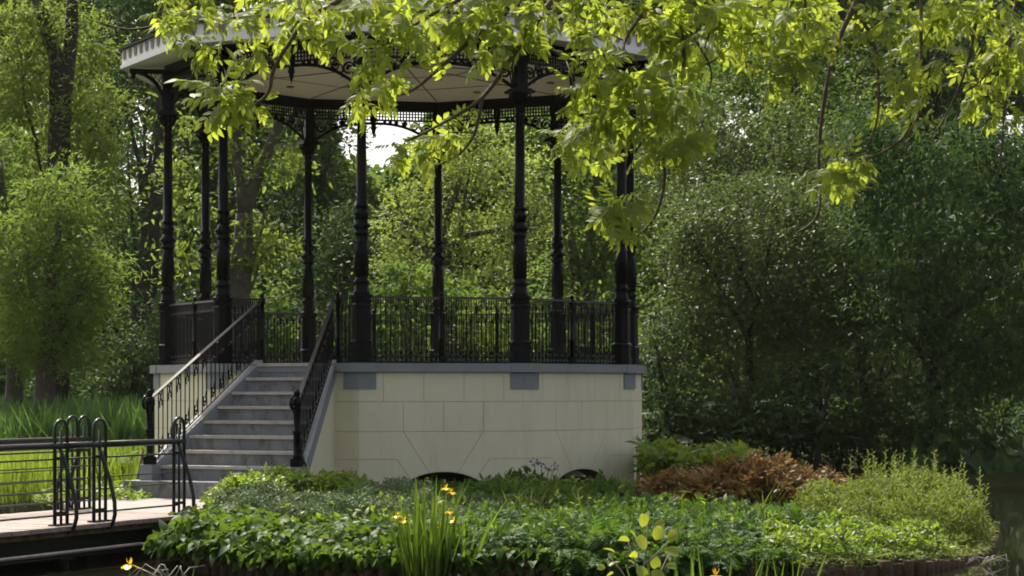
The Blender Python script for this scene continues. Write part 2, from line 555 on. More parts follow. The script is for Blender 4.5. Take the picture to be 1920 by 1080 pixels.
# island ground: a fan of rings following the shore
mb = MB()
c0 = np.array([0.0, 27.5])
rings = [1.0, 0.93, 0.8, 0.6, 0.35]
n = len(ISLE)
vs = []
for k, q in enumerate(rings):
    for p in ISLE:
        x, y = c0 + (np.array(p) - c0) * q
        vs.append((x, y, float(isle_z(x, y)) - (0.06 if k == 0 else 0)))
vs.append((c0[0], c0[1], 0.39))
fs = []
for k in range(len(rings) - 1):
    for i in range(n):
        fs.append((k * n + i, k * n + (i + 1) % n, (k + 1) * n + (i + 1) % n, (k + 1) * n + i))
k = len(rings) - 1
for i in range(n):
    fs.append((k * n + i, k * n + (i + 1) % n, len(vs) - 1))
b = len(vs)
for p in ISLE:
    vs.append((p[0], p[1], -0.9))
for i in range(n):
    fs.append((b + i, b + (i + 1) % n, (i + 1) % n, i))
mb.add(vs, fs, False)
o = obj('island_ground', mb, M['soil'])
o['kind'] = 'structure'


# ================================================================== bandstand
TH = [-78.41 + 36 * k for k in range(10)]            # A, B, C ... J; angles from the direction of the camera, to the right
def vert(r, k, z=0.0):
    t = rad(-78.41 + 36 * k)
    return (r * R * math.sin(t), -r * R * math.cos(t), z)


def zr(y, depth=8.14):
    """height above the landing of something seen at photo row y at the given depth (in R)"""
    return EYE + (HY - y) / F * depth * R - GZ


ZD = EYE + 0.0998 * R - GZ          # deck level above the landing
RW, RC = 1.055, 1.072
B = thing('bandstand', 'ten-sided bandstand of black iron columns on a cream plinth with grey steps', 'bandstand', (CX, CY, GZ))


def ring_prism(r, z0, z1):
    m = MB()
    m.prism([vert(r, k)[:2] for k in range(10)], z0, z1)
    return m


# deck floor and coping
obj('deck_floor', ring_prism(1.03, ZD - 0.10, ZD - 0.012), M['floor'], B)
m = MB()
for k in range(10):
    p = [vert(RC, k), vert(RC, k + 1), vert(1.0, k + 1), vert(1.0, k)]
    m.prism([q[:2] for q in p], ZD - 0.112, ZD)
    # the coping steps forward a little at every column
    e = 0.068 / (2 * math.sin(rad(18)) * RC)
for k in range(10):
    c, pn, nn_ = np.array(vert(RC, k)[:2]), np.array(vert(RC, k - 1)[:2]), np.array(vert(RC, k + 1)[:2])
    u1, u2 = unit(pn - c), unit(nn_ - c)
    cc = c * (1 + 0.012 / np.linalg.norm(c) * 1.05)
    poly = [c + u1 * 0.24 + (cc - c), cc, c + u2 * 0.24 + (cc - c), c + u2 * 0.24 - c * 0.03, c * 0.95, c + u1 * 0.24 - c * 0.03]
    m.prism([tuple(q) for q in poly][::-1], ZD - 0.115, ZD + 0.003)
obj('coping', m, M['grey'], B)

# plinth wall: ten faces of blocks with open joints, an arched opening in each
HALF = RW * math.sin(rad(18)) * R
APO = RW * math.cos(rad(18)) * R
wall, back = MB(), MB()
ztop = ZD - 0.112
zl = [ztop, zr(753, 8.13), zr(809, 8.13), zr(861, 8.13), -0.06]
ARW, ARH = 0.60, zr(885, 8.13)           # half width of the opening and height of its crown
arc_pts = []
for i in range(17):
    a = PI * i / 16
    arc_pts.append((-ARW * math.cos(a), -0.06 + (ARH + 0.06) * math.sin(a)))


def shrink(poly, d=0.0035):
    """the polygon with every edge moved inwards by d"""
    P = [np.array(p, float) for p in poly]
    ar = sum(P[i - 1][0] * P[i][1] - P[i][0] * P[i - 1][1] for i in range(len(P)))
    sg_ = 1 if ar > 0 else -1
    out = []
    for i in range(len(P)):
        e1, e2 = unit(P[i] - P[i - 1]), unit(P[(i + 1) % len(P)] - P[i])
        n1, n2 = np.array([-e1[1], e1[0]]) * sg_, np.array([-e2[1], e2[0]]) * sg_
        b_ = n1 + n2
        out.append(tuple(P[i] + b_ * d / max(0.3, 1 + float(n1 @ n2))))
    return out


def rect(x0, x1, z0, z1):
    return [(x0, z0), (x1, z0), (x1, z1), (x0, z1)]


K1, K0 = 0.53, 0.185
def arc_z(x):
    return -0.06 + (ARH + 0.06) * math.sqrt(max(0, 1 - (x / ARW) ** 2))
xk = 0.185
xv = 0.43
blocks = []
n1 = [-HALF, -0.79, -0.26, 0.27, 0.80, HALF]
for i in range(5):
    blocks.append(rect(n1[i], n1[i + 1], zl[1], zl[0]))
n2 = [-HALF, -0.53, 0.0, 0.53, HALF]
for i in range(4):
    blocks.append(rect(n2[i], n2[i + 1], zl[2], zl[1]))
key = [(-K1, zl[2]), (-xk, arc_z(xk))] + [(x, arc_z(x)) for x in np.linspace(-xk, xk, 7)[1:-1]] + [(xk, arc_z(xk)), (K1, zl[2])]
blocks.append(key)
for sg in (-1, 1):
    pl = [(sg * HALF, zl[2]), (sg * K1, zl[2]), (sg * xk, arc_z(xk))] + [(sg * x, arc_z(x)) for x in np.linspace(xk, xv, 6)[1:]] + \
         [(sg * 0.61, zl[3]), (sg * HALF, zl[3])]
    blocks.append(pl)
    pl = [(sg * HALF, zl[3]), (sg * 0.61, zl[3]), (sg * xv, arc_z(xv))] + [(sg * x, arc_z(x)) for x in np.linspace(xv, ARW, 7)[1:]] + [(sg * HALF, zl[4])]
    blocks.append(pl)
for k in range(10):
    th = rad(TH[k] + 18)
    ou = (math.sin(th), -math.cos(th))
    al = (math.cos(th), math.sin(th))

    def f3(p, dep):
        hx = p[0]
        if abs(abs(hx) - HALF) < 0.012:       # keep the corners closed
            hx = math.copysign(HALF + 0.0 - (APO - dep) * 0 - (APO - dep) * math.tan(rad(18)), hx)
        return (ou[0] * dep + al[0] * hx, ou[1] * dep + al[1] * hx, p[1])
    for bl in blocks:
        q = shrink(bl, 0.0025)
        q = [(math.copysign(HALF, p[0]) if abs(abs(o_[0]) - HALF) < 1e-6 else p[0], p[1]) for p, o_ in zip(q, bl)]
        v = [f3(p, APO) for p in q]
        w_ = [f3(p, APO - 0.016) for p in q]
        nn = len(v)
        wall.add(v + w_, [tuple(range(nn))] + [(i, (i + 1) % nn, nn + (i + 1) % nn, nn + i) for i in range(nn)])
    # body of the wall behind the joints, with the arched soffit
    d0, d1 = APO - 0.014, APO - 0.32
    outline = [(-HALF, ztop), (-HALF, -0.06)] + arc_pts + [(HALF, -0.06), (HALF, ztop)]
    back.add([f3(p, d0) for p in outline], [tuple(range(len(outline)))])
    back.add([f3(p, d1) for p in outline], [tuple(range(len(outline)))])
    na = len(arc_pts)
    back.add([f3(p, APO - 0.002) for p in arc_pts] + [f3(p, d1) for p in arc_pts], [(i, i + 1, na + i + 1, na + i) for i in range(na - 1)])
pw = obj('plinth_wall', wall, M['cream'], B)
obj('joint_bed', back, M['joint'], pw)

# grey block under the coping at every corner
for k in range(10):
    c, pn, nn_ = np.array(vert(RW, k)[:2]), np.array(vert(RW, k - 1)[:2]), np.array(vert(RW, k + 1)[:2])
    u1, u2 = unit(pn - c), unit(nn_ - c)
    oc = c * (1 + 0.018 / np.linalg.norm(c) * 1.05)
    poly = [c + u1 * 0.225 + (oc - c), oc, c + u2 * 0.225 + (oc - c), c + u2 * 0.225 - c * 0.02, c * 0.97, c + u1 * 0.225 - c * 0.02]
    m = MB()
    m.prism([tuple(q) for q in poly][::-1], zr(729, 8.13), ztop - 0.002)
    obj('pier_block', m, M['grey'], B)

# columns
def y2z(y):
    return zr(y, 8.14) - ZD


ped = MB()
prof = [(0.152, 0), (0.152, y2z(667)), (0.140, y2z(666)), (0.140, y2z(646)), (0.148, y2z(644)), (0.148, y2z(640)), (0.124, y2z(637)), (0.122, y2z(577)),
        (0.132, y2z(575)), (0.132, y2z(571)), (0.122, y2z(569)), (0.126, y2z(561)), (0.146, y2z(558)), (0.148, y2z(553)), (0.115, y2z(551))]
ped.lathe(prof, 8, rot=PI / 8, smooth=False)
for a in range(8):
    ped.ball((0.122 * math.cos(a * PI / 4), 0.122 * math.sin(a * PI / 4), y2z(565)), 0.016)
sh = MB()
sh.lathe([(0.110, y2z(552)), (0.112, y2z(548)), (0.095, y2z(544)), (0.098, y2z(538)), (0.086, y2z(533)), (0.106, y2z(530.5)), (0.106, y2z(527.5)), (0.084, y2z(524)),
          (0.088, y2z(520))], 16)
sh.lathe([(0.092, y2z(520)), (0.092, y2z(470)), (0.086, y2z(440))], 20, flute=0.008)
sh.lathe([(0.094, y2z(440)), (0.094, y2z(437)), (0.086, y2z(434)), (0.088, y2z(429)), (0.118, y2z(426)), (0.118, y2z(422.5)), (0.086, y2z(418)), (0.083, y2z(412))], 16)
sh.lathe([(0.084, y2z(412)), (0.080, y2z(390))], 20, flute=0.006)
sh.lathe([(0.086, y2z(390)), (0.086, y2z(385)), (0.068, y2z(383)), (0.0655, y2z(300)), (0.056, y2z(214)), (0.066, y2z(212)), (0.066, y2z(206)), (0.056, y2z(204))], 16)
for zz in (y2z(455), y2z(490), y2z(505), y2z(401)):
    for a in range(6):
        sh.ball((0.088 * math.cos(a * PI / 3 + zz), 0.088 * math.sin(a * PI / 3 + zz), zz), 0.014, 1.3)
zab = (1.154 - 0.0998) * R
cap = MB()
cap.lathe([(0.058, y2z(205)), (0.062, zab - 0.15), (0.075, zab - 0.10), (0.105, zab - 0.05), (0.12, zab - 0.02)], 12)
for a in range(8):                       # leaves of the capital curling outwards
    w_ = a * PI / 4
    cap.tube([(0.062 * math.cos(w_), 0.062 * math.sin(w_), zab - 0.17), (0.10 * math.cos(w_), 0.10 * math.sin(w_), zab - 0.09),
              (0.15 * math.cos(w_), 0.15 * math.sin(w_), zab - 0.045), (0.145 * math.cos(w_), 0.145 * math.sin(w_), zab - 0.075)], [0.018, 0.022, 0.018, 0.008], 5)
cap.box((0, 0, zab - 0.002), (0.30, 0.30, 0.04))
cap.box((0, 0, zab + 0.03), (0.24, 0.24, 0.022))
zbeam0 = (1.270 - 0.0998) * R          # underside of the lattice frieze above the deck
zlat0, zlat1 = (1.276 - 0.0998) * R, (1.317 - 0.0998) * R
zceil = (1.364 - 0.0998) * R
cap.box((0, 0, (zab + 0.04 + zlat1) / 2), (0.155, 0.155, zlat1 - zab - 0.04))
ped_me, sh_me, cap_me = ped.mesh('pedestal'), sh.mesh('shaft'), cap.mesh('capital')
for k in range(10):
    x, y, _ = vert(1.0, k)
    c = thing('column', '', '', (x, y, ZD), rad(TH[k]))
    for kk in ('label', 'category'):
        del c[kk]
    c.parent = B
    link('pedestal', ped_me, M['iron'], c)
    link('shaft', sh_me, M['iron'], c)
    link('capital', cap_me, M['iron'], c)

# railing between columns, in a frame whose x runs along the side
CH = 2 * R * math.sin(rad(18))
ZRAIL = (0.353 - 0.0998) * R


def spiral(m, c, r0, turns, dx, up, rad_=0.006, n=12):
    pts = []
    for i in range(n):
        t = i / (n - 1)
        a = turns * 2 * PI * t
        rr = r0 * (1 - 0.8 * t)
        pts.append((c[0] + dx * rr * math.cos(a), 0, c[1] + up * rr * math.sin(a)))
    m.tube(pts, rad_, 4)


def motif(m, bd_, xc, z0, z1, w_):
    """one repeat of the cast railing: bars with a forked head and scrolls at the foot"""
    m.tube([(xc, 0, z0), (xc, 0, z1)], 0.0085, 4)
    m.tube([(xc - w_ / 2, 0, z0), (xc - w_ / 2, 0, z1)], 0.0075, 4)
    for s in (-1, 1):
        m.tube([(xc, 0, z1 - 0.17), (xc + s * 0.018, 0, z1 - 0.10), (xc + s * 0.036, 0, z1 - 0.035), (xc + s * 0.03, 0, z1)], 0.007, 4)
        bd_.ball((xc + s * 0.040, 0, z1 - 0.125), 0.014)
        bd_.ball((xc + s * 0.036, 0, z0 + 0.035), 0.016)
        bd_.ball((xc + s * 0.020, 0, z0 + 0.11), 0.014)
        m.tube([(xc + s * 0.006, 0, z0 + 0.25), (xc + s * 0.034, 0, z0 + 0.2), (xc + s * 0.012, 0, z0 + 0.135), (xc + s * 0.036, 0, z0 + 0.095),
                (xc + s * 0.056, 0, z0 + 0.12), (xc + s * 0.05, 0, z0 + 0.15)], 0.007, 4)


def rail_mesh(x0, x1):
    m, bd_ = MB(), MB()
    L = x1 - x0
    k = max(1, round(L / 0.135))
    w_ = L / k
    for i in range(k):
        motif(m, bd_, x0 + (i + 0.5) * w_, 0.01, ZRAIL - 0.015, w_)
    m.box(((x0 + x1) / 2, 0, 0.082), (L, 0.012, 0.014))
    m.box(((x0 + x1) / 2, 0, 0.012), (L, 0.03, 0.02))
    m.box(((x0 + x1) / 2, 0, ZRAIL - 0.115), (L, 0.008, 0.008))
    return m, bd_


def hand_mesh(x0, x1):
    m = MB()
    m.box(((x0 + x1) / 2, 0, ZRAIL - 0.008), (x1 - x0, 0.055, 0.018))
    m.box(((x0 + x1) / 2, 0, ZRAIL + 0.005), (x1 - x0, 0.035, 0.010))
    return m


def post_mesh():
    m = MB()
    m.box((0, 0, 0.05), (0.085, 0.085, 0.10))
    m.lathe([(0.036, 0.10), (0.036, 0.30), (0.045, 0.31), (0.045, 0.33), (0.03, 0.345), (0.03, ZRAIL - 0.08), (0.042, ZRAIL - 0.06), (0.042, ZRAIL + 0.01), (0.026, ZRAIL + 0.02)], 10)
    m.ball((0, 0, ZRAIL + 0.045), 0.03, 1.2)
    return m


e0, e1 = -CH / 2 + 0.118, CH / 2 - 0.118
pm_, pb_ = rail_mesh(e0, e1)
panel_me, rail_me, post_me = two_tone('railing_panel', pm_, pb_, M['iron'], M['rail_gloss']), hand_mesh(e0, e1).mesh('handrail'), post_mesh().mesh('railing_post')
STAIR = 1                                         # the side between the second and third column opens to the steps
SL, SRt = -0.1255 * R, 0.200 * R                  # where the steps leave that side (along the side, from its middle)
for k in range(10):
    th = rad(TH[k] + 18)
    am = R * math.cos(rad(18))
    loc = (am * math.sin(th), -am * math.cos(th), ZD)
    if k != STAIR:
        p = link('railing_panel', panel_me, M['iron'], B, loc, th)
        link('handrail', rail_me, M['rail_gloss'], p)
        link('railing_post', post_me, M['iron'], p)
    else:
        for x0, x1 in ((e0, SL - 0.02), (SRt + 0.02, e1)):
            pm_, pb_ = rail_mesh(x0, x1)
            p = link('railing_panel', two_tone('railing_panel', pm_, pb_, M['iron'], M['rail_gloss']), None, B, loc, th)
            obj('handrail', hand_mesh(x0, x1), M['rail'], p)
            link('railing_post', post_me, M['iron'], p, (x1 if x0 < 0 else x0, 0, 0))

# frieze between column heads: beams, pierced lattice, arched scrollwork and a pendant
fz = MB()
E0 = CH / 2 - 0.08
fz.box((0, 0, (zlat1 + zceil) / 2), (CH + 0.03, 0.10, zceil - zlat1))
fz.box((0, 0, zlat0 - 0.012), (2 * E0, 0.05, 0.024))
nb = 40
for i in range(nb + 1):
    fz.box((-E0 + 2 * E0 * i / nb, 0, (zlat0 + zlat1) / 2), (0.020, 0.018, zlat1 - zlat0))
for q in (0.33, 0.67):
    fz.box((0, 0, zlat0 + (zlat1 - zlat0) * q), (2 * E0, 0.016, 0.016))
sc = MB()
zs = (1.168 - 0.0998) * R
arch = []
for i in range(21):
    t = i / 20
    x = -E0 + 2 * E0 * t
    q = abs(x) / E0
    arch.append((x, 0, zlat0 - 0.065 - (zlat0 - 0.065 - zs) * max(0, (q - 0.12) / 0.88) ** 2.2))
sc.tube(arch, 0.024, 5)
for sg in (-1, 1):
    for xc, rr in ((0.115, 0.095), (0.30, 0.085), (0.465, 0.062), (0.60, 0.045), (0.70, 0.036), (0.79, 0.03)):
        X = sg * (E0 - xc)
        zt = zlat0 - 0.03
        q = abs(X) / E0
        zb = zlat0 - 0.065 - (zlat0 - 0.065 - zs) * max(0, (q - 0.12) / 0.88) ** 2.2
        zc_ = (zt + zb) / 2
        r1 = min(rr, (zt - zb) / 2)
        spiral(sc, (X, zc_), r1, 1.6, sg, 1, 0.016, 18)
        sc.ball((X, 0, zc_), 0.018)
        sc.tube([(X - sg * r1, 0, zb + 0.01), (X - sg * r1 * 0.9, 0, zc_), (X - sg * r1 * 1.2, 0, zt)], 0.009, 4)
    sc.tube([(sg * (E0 - 0.02), 0, zs + 0.02), (sg * (E0 - 0.05), 0, zs + 0.16), (sg * (E0 - 0.02), 0, zlat0 - 0.03)], 0.012, 4)
pd = MB()
pd.lathe([(0.05, zlat1), (0.05, zlat0 - 0.03), (0.035, zlat0 - 0.05), (0.042, zlat0 - 0.12), (0.05, zlat0 - 0.15), (0.03, zlat0 - 0.18), (0.034, zlat0 - 0.20), (0.012, zlat0 - 0.26),
          (0.004, zlat0 - 0.30)], 10)
fz_me, sc_me, pd_me = fz.mesh('frieze'), sc.mesh('scrollwork'), pd.mesh('pendant')
for k in range(10):
    th = rad(TH[k] + 18)
    am = R * math.cos(rad(18))
    f_ = link('frieze', fz_me, M['iron'], B, (am * math.sin(th), -am * math.cos(th), ZD), th)
    link('scrollwork', sc_me, M['iron'], f_)
    link('pendant', pd_me, M['iron'], f_)

# bracket from each column head out to the eaves (x = outwards)
RE = 1.185
zfb, zft = (1.341 - 0.0998) * R, (1.414 - 0.0998) * R
bk = MB()
xo = (RE - 1.0) * R - 0.12
curve = []
for i in range(9):
    a = PI / 2 * i / 8
    curve.append((0.06 + (xo - 0.06) * (1 - math.cos(a)), 0, zab + 0.12 + (zfb - zab - 0.16) * math.sin(a)))
bk.tube(curve, [0.03] * 9, 6)
bk.box((0.06 + (xo - 0.06) / 2, 0, zfb - 0.035), (xo - 0.0, 0.07, 0.06))
for i in range(1, 9):
    x = 0.06 + (xo - 0.06) * i / 9
    a = math.acos(max(-1, min(1, 1 - (x - 0.06) / (xo - 0.06))))
    zc_ = zab + 0.12 + (zfb - zab - 0.16) * math.sin(a)
    if zfb - 0.06 - zc_ > 0.03:
        bk.tube([(x, 0, zc_), (max(0.05, x - (zfb - 0.05 - zc_) * 0.6), 0, zfb - 0.05)], 0.007, 4)
        bk.tube([(x, 0, zfb - 0.05), (max(0.05, x - 0.12), 0, zfb - 0.05 - 0.16)], 0.007, 4)
bk.ball((xo - 0.02, 0, zfb - 0.10), 0.045)
bk_me = bk.mesh('eaves_bracket')
for k in range(10):
    x, y, _ = vert(1.0, k)
    link('eaves_bracket', bk_me, M['iron'], B, (x, y, ZD), rad(TH[k] - 90))

# ceiling with battens, eaves soffit, fascia with pierced drops, roof
m = MB()
vs = [vert(1.0, k, ZD + zceil - 0.004) for k in range(10)] + [(0, 0, ZD + zceil + 0.10)]
m.add(vs, [(k, (k + 1) % 10, 10) for k in range(10)])
ce = obj('ceiling', m, M['ceiling'], B)
m = MB()
for k in range(10):
    a, bq = Vector(vert(0.985, k, ZD + zceil - 0.008)), Vector((0, 0, ZD + zceil + 0.092))
    m.tube([a, a.lerp(bq, 0.98)], 0.010, 4)
    for q in (0.36, 0.68):
        p1, p2 = Vector(vert(0.985, k, ZD + zceil - 0.008)).lerp(bq, q), Vector(vert(0.985, k + 1, ZD + zceil - 0.008)).lerp(bq, q)
        m.tube([p1, p2], 0.006, 4)
obj('batten', m, M['rib'], ce)
m = MB()
for k in range(10):
    c_ = Vector(vert(0.985, k, 0)).lerp(Vector(vert(0.985, k + 1, 0)), 0.5) * 0.78
    m.lathe([(0.055, -0.02), (0.06, 0.0)], 10, (c_.x, c_.y, ZD + zceil + 0.016))
obj('ceiling_lamp', m, M['rib'], ce)
m = MB()
for k in range(10):
    m.add([vert(1.012, k, ZD + zfb + 0.05), vert(1.012, k + 1, ZD + zfb + 0.05), vert(RE, k + 1, ZD + zfb + 0.012), vert(RE, k, ZD + zfb + 0.012)], [(0, 1, 2, 3)])
obj('eaves_soffit', m, M['white'], B)
m, dr = MB(), MB()
for k in range(10):
    p = [vert(RE + 0.004, k), vert(RE + 0.004, k + 1), vert(RE - 0.004, k + 1), vert(RE - 0.004, k)]
    m.prism([q[:2] for q in p], ZD + zfb, ZD + zft)
    p = [vert(RE + 0.012, k), vert(RE + 0.012, k + 1), vert(RE + 0.0042, k + 1), vert(RE + 0.0042, k)]
    m.prism([q[:2] for q in p], ZD + zfb - 0.012, ZD + zfb + 0.04)
    a, bq = Vector(vert(RE + 0.0045, k, ZD + zft)), Vector(vert(RE + 0.0045, k + 1, ZD + zft))
    d = (bq - a).normalized()
    ou = Vector((d.y, -d.x, 0))
    cnt = 11
    for i in range(cnt):
        c_ = a.lerp(bq, (i + 0.5) / cnt) + ou * 0.002
        pts = []
        for j in range(9):
            w_ = PI + PI * j / 8
            pts.append(c_ + d * (0.055 * math.cos(w_)) + Vector((0, 0, -0.085 + 0.065 * math.sin(w_))))
        pts += [c_ + d * 0.055 + Vector((0, 0, -0.02)), c_ - d * 0.055 + Vector((0, 0, -0.02))]
        dr.slab([tuple(q) for q in pts], tuple(ou * 0.006))
link('fascia', two_tone('fascia', m, dr, M['white'], M['rib']), None, B)
m = MB()
vs = [vert(RE + 0.02, k, ZD + zft) for k in range(10)] + [vert(RE + 0.02, k, ZD + zft + 0.035) for k in range(10)] + [vert(0.35, k, ZD + zft + 0.75) for k in range(10)] + [(0, 0, ZD + zft + 1.15)]
fs = [tuple(range(9, -1, -1))]
for k in range(10):
    q = (k + 1) % 10
    fs += [(k, q, 10 + q, 10 + k), (10 + k, 10 + q, 20 + q, 20 + k), (20 + k, 20 + q, 30)]
m.add(vs, fs)
rf = obj('roof', m, M['roof'], B)
m = MB()
m.lathe([(0.20, 0), (0.14, 0.08), (0.06, 0.2), (0.10, 0.3), (0.10, 0.36), (0.03, 0.5), (0.008, 0.8)], 12, (0, 0, ZD + zft + 1.13))
obj('finial', m, M['iron'], rf)

# steps
UU = (math.sin(rad(TH[1] + 18)), -math.cos(rad(TH[1] + 18)))
VV = (math.cos(rad(TH[1] + 18)), math.sin(rad(TH[1] + 18)))


def S(s, t, z):
    """a point from the foot of the steps' side: s along the side, t outwards (both in R), z metres above the landing"""
    a = 1.0034 + t
    return ((UU[0] * a + VV[0] * s) * R, (UU[1] * a + VV[1] * s) * R, z)


RISE, GO, TB = 0.0544 * R, 0.0665, 0.473
def s_left(t):
    return -0.108 - 0.147 * t / TB
def s_right(t):
    return 0.185 + 0.146 * t / TB
st = MB()
stairs = obj('staircase', (lambda b: (b.prism([S(-0.34, 0.42, 0)[:2], S(0.42, 0.42, 0)[:2], S(0.42, 0.585, 0)[:2], S(-0.34, 0.585, 0)[:2]][::-1], -0.05, ZD - 8 * RISE), b)[1])(MB()), M['step'], B)
for k in range(0, 8):
    t0_, t1_ = k * GO - GO, k * GO
    if k == 0:
        t0_, t1_ = -0.10, 0.012
    zt = ZD - k * RISE
    m = MB()
    m.prism([S(s_left(t1_), t0_, 0)[:2], S(s_right(t1_), t0_, 0)[:2], S(s_right(t1_), t1_, 0)[:2], S(s_left(t1_), t1_, 0)[:2]][::-1], (zt - RISE - 0.01) if k else zt - RISE, zt - 0.038)
    stp = obj('step', m, M['step'], stairs)
    m = MB()
    m.prism([S(s_left(t1_), t0_, 0)[:2], S(s_right(t1_), t0_, 0)[:2], S(s_right(t1_), t1_ + 0.011, 0)[:2], S(s_left(t1_), t1_ + 0.011, 0)[:2]][::-1], zt - 0.038, zt + (0.004 if k == 0 else 0))
    obj('nosing', m, M['nosing'], stairs)
zb8 = ZD - 8 * RISE
slope = RISE / GO
TW = 0.04                        # width of the stringers in R
for sg, fn in ((-1, s_left), (1, s_right)):
    g, c = MB(), MB()
    for (mm, up, dn, x0, x1) in ((g, 0.075, -0.15, 0.0, TW), (c, -0.15, None, 0.004, TW - 0.003)):
        vs = []
        for t in (-0.012 if mm is g else 0.0, TB + 0.02):
            zt = ZD + 0.02 - slope * max(0.0, t) + up - (0.05 if t <= 0 and mm is g else 0)
            zbm = (zt - up + dn) if dn is not None else -0.05
            zbm = max(zbm, zb8 - 0.02) if mm is g else -0.05
            zt = max(zt, zbm + 0.01)
            for xx in (x0, x1):
                s = fn(t) + sg * xx
                vs += [S(s, t, zbm), S(s, t, zt)]
        mm.add(vs, [(0, 1, 3, 2), (4, 6, 7, 5), (0, 4, 5, 1), (2, 3, 7, 6), (1, 5, 7, 3), (0, 2, 6, 4)])
    obj('stringer', g, M['grey'], stairs)
    obj('cheek_wall', c, M['cream'], stairs)
    m = MB()
    tn = TB + 0.035
    sn = fn(TB) + sg * TW / 2
    x, y, _ = S(sn, tn, 0)
    m.box((x, y, (zb8 - 0.01 + ZD - 7 * RISE + 0.012) / 2), (0.19, 0.19, ZD - 7 * RISE + 0.012 - zb8 + 0.01), rad(TH[1] + 18))
    obj('newel_block', m, M['grey'], stairs)
    # railing of the flight: newel, sloping handrail, bars
    m = MB()
    znb = ZD - 7 * RISE + 0.012
    hgt = 0.86
    m.box((x, y, znb + 0.05), (0.12, 0.12, 0.10), rad(TH[1] + 18))
    m.lathe([(0.052, 0.10), (0.052, 0.14), (0.044, 0.15), (0.044, 0.40), (0.058, 0.41), (0.058, 0.44), (0.044, 0.45), (0.042, hgt - 0.22), (0.056, hgt - 0.2), (0.05, hgt - 0.13),
             (0.066, hgt - 0.11), (0.066, hgt - 0.05), (0.03, hgt)], 10, (x, y, znb))
    m.ball((x, y, znb + hgt + 0.035), 0.045, 1.2)
    # curl of the handrail in front of the newel
    pts = []
    for i in range(13):
        a = 1.5 * PI * i / 12
        q = 0.10 * (1 - 0.05 * i)
        pts.append((x + UU[0] * (0.05 + q * math.sin(a) + 0.02), y + UU[1] * (0.05 + q * math.sin(a) + 0.02), znb + hgt - 0.10 + q * math.cos(a)))
    m.tube(pts, 0.02, 6)
    sr = obj('stair_railing', (lambda q: q)(MB()), M['iron'], B) if False else None
    bars, hr, studs = MB(), MB(), MB()
    HR = 0.80
    p0, p1 = S(fn(0.0) + sg * TW / 2, -0.02, ZD + 0.0 + HR), S(sn, tn - 0.01, znb + hgt - 0.03)
    P0, P1 = Vector(p0), Vector(p1)
    nbar = 25
    for i in range(nbar):
        q = (i + 0.4) / nbar
        pt = P0.lerp(P1, q)
        t = -0.02 + (tn - 0.01 + 0.02) * q
        zbt = ZD + 0.095 - slope * max(0, t)
        pt0 = Vector((pt.x, pt.y, zbt))
        bars.tube([pt0, pt - Vector((0, 0, 0.01))], 0.0095, 4)
        d = (P1 - P0) / nbar
        if i % 2 == 0 and i < nbar - 1:
            # forked head and a scroll at the foot between every pair of bars
            b0 = pt - Vector((0, 0, 0.19))
            bars.tube([b0 - Vector((0, 0, 0.04)), b0 + d * 0.3 + Vector((0, 0, 0.05)), pt + d * 0.75 - Vector((0, 0, 0.02))], 0.009, 4)
            bars.tube([b0 + d - Vector((0, 0, 0.04)), b0 + d * 0.7 + Vector((0, 0, 0.05)), pt + d * 0.25 - Vector((0, 0, 0.02))], 0.009, 4)
            studs.ball(tuple(b0 + d * 0.2), 0.018)
            studs.ball(tuple(b0 + d * 0.85), 0.018)
            f0 = pt0 + Vector((0, 0, 0.04))
            bars.tube([f0 + Vector((0, 0, 0.20)), f0 + d * 0.32 + Vector((0, 0, 0.12)), f0 + d * 0.12 + Vector((0, 0, 0.05)), f0 + d * 0.5, f0 + d * 0.85 + Vector((0, 0, 0.05)), f0 + d * 0.7 + Vector((0, 0, 0.13))], 0.009, 4)
            studs.ball(tuple(f0 + d * 0.45 + Vector((0, 0, 0.05))), 0.018)
            studs.ball(tuple(f0 + d * 0.9 + Vector((0, 0, 0.02))), 0.018)
    dn = Vector((0, 0, HR - 0.115))
    bars.tube([P0 - dn, P1 - Vector((0, 0, P1.z - (ZD + 0.11 - slope * (tn - 0.01))))], 0.010, 4)
    sr = link('stair_railing', two_tone('stair_railing', bars, studs, M['iron'], M['rail_gloss']), None, B)
    obj('newel_post', m, M['iron'], sr)
    perp = Vector((VV[0], VV[1], 0)) * 0.026
    tp = Vector((0, 0, 0.018))
    vs = []
    for p in (P0, P1):
        vs += [p - perp, p + perp, p + perp + tp, p - perp + tp]
    hr.add([tuple(v) for v in vs], [(3, 2, 1, 0), (4, 5, 6, 7), (0, 1, 5, 4), (1, 2, 6, 5), (2, 3, 7, 6), (3, 0, 4, 7)])
    hr.ball(tuple(P0 + tp / 2), 0.032)
    obj('handrail', hr, M['rail'], sr)
m = MB()                          # the iron stay that props the right-hand newel
x, y, _ = S(s_right(TB) + TW / 2, TB + 0.035, 0)
xg, yg, _ = S(s_right(TB) + 0.105, TB + 0.06, 0)
m.tube([(x, y, ZD - 7 * RISE + 0.30), ((x + xg) / 2 + 0.015, (y + yg) / 2, 0.38), (xg + 0.03, yg, -0.02)], 0.014, 6)
obj('stay_rod', m, M['iron'], B)


# ================================================================== landing and footbridge
def G(s, t, z):
    p = S(s, t, z)
    return (p[0] + CX, p[1] + CY, z)


m = MB()
m.prism([G(-0.40, 0.585, 0)[:2], G(0.50, 0.585, 0)[:2], G(0.50, 1.30, 0)[:2], G(-0.06, 1.30, 0)[:2], G(-0.30, 1.0, 0)[:2]][::-1], 0.0, GZ - 0.006)
o = obj('path', m, M['pave'])
o['kind'] = 'structure'

FB = thing('footbridge', 'timber footbridge with dark green tubular rails leading to the steps', 'footbridge', G(0.25, 2.4, 0.0), rad(TH[1] + 18))
# local frame of the bridge: x across (s), y = -t
TC0 = 2.4


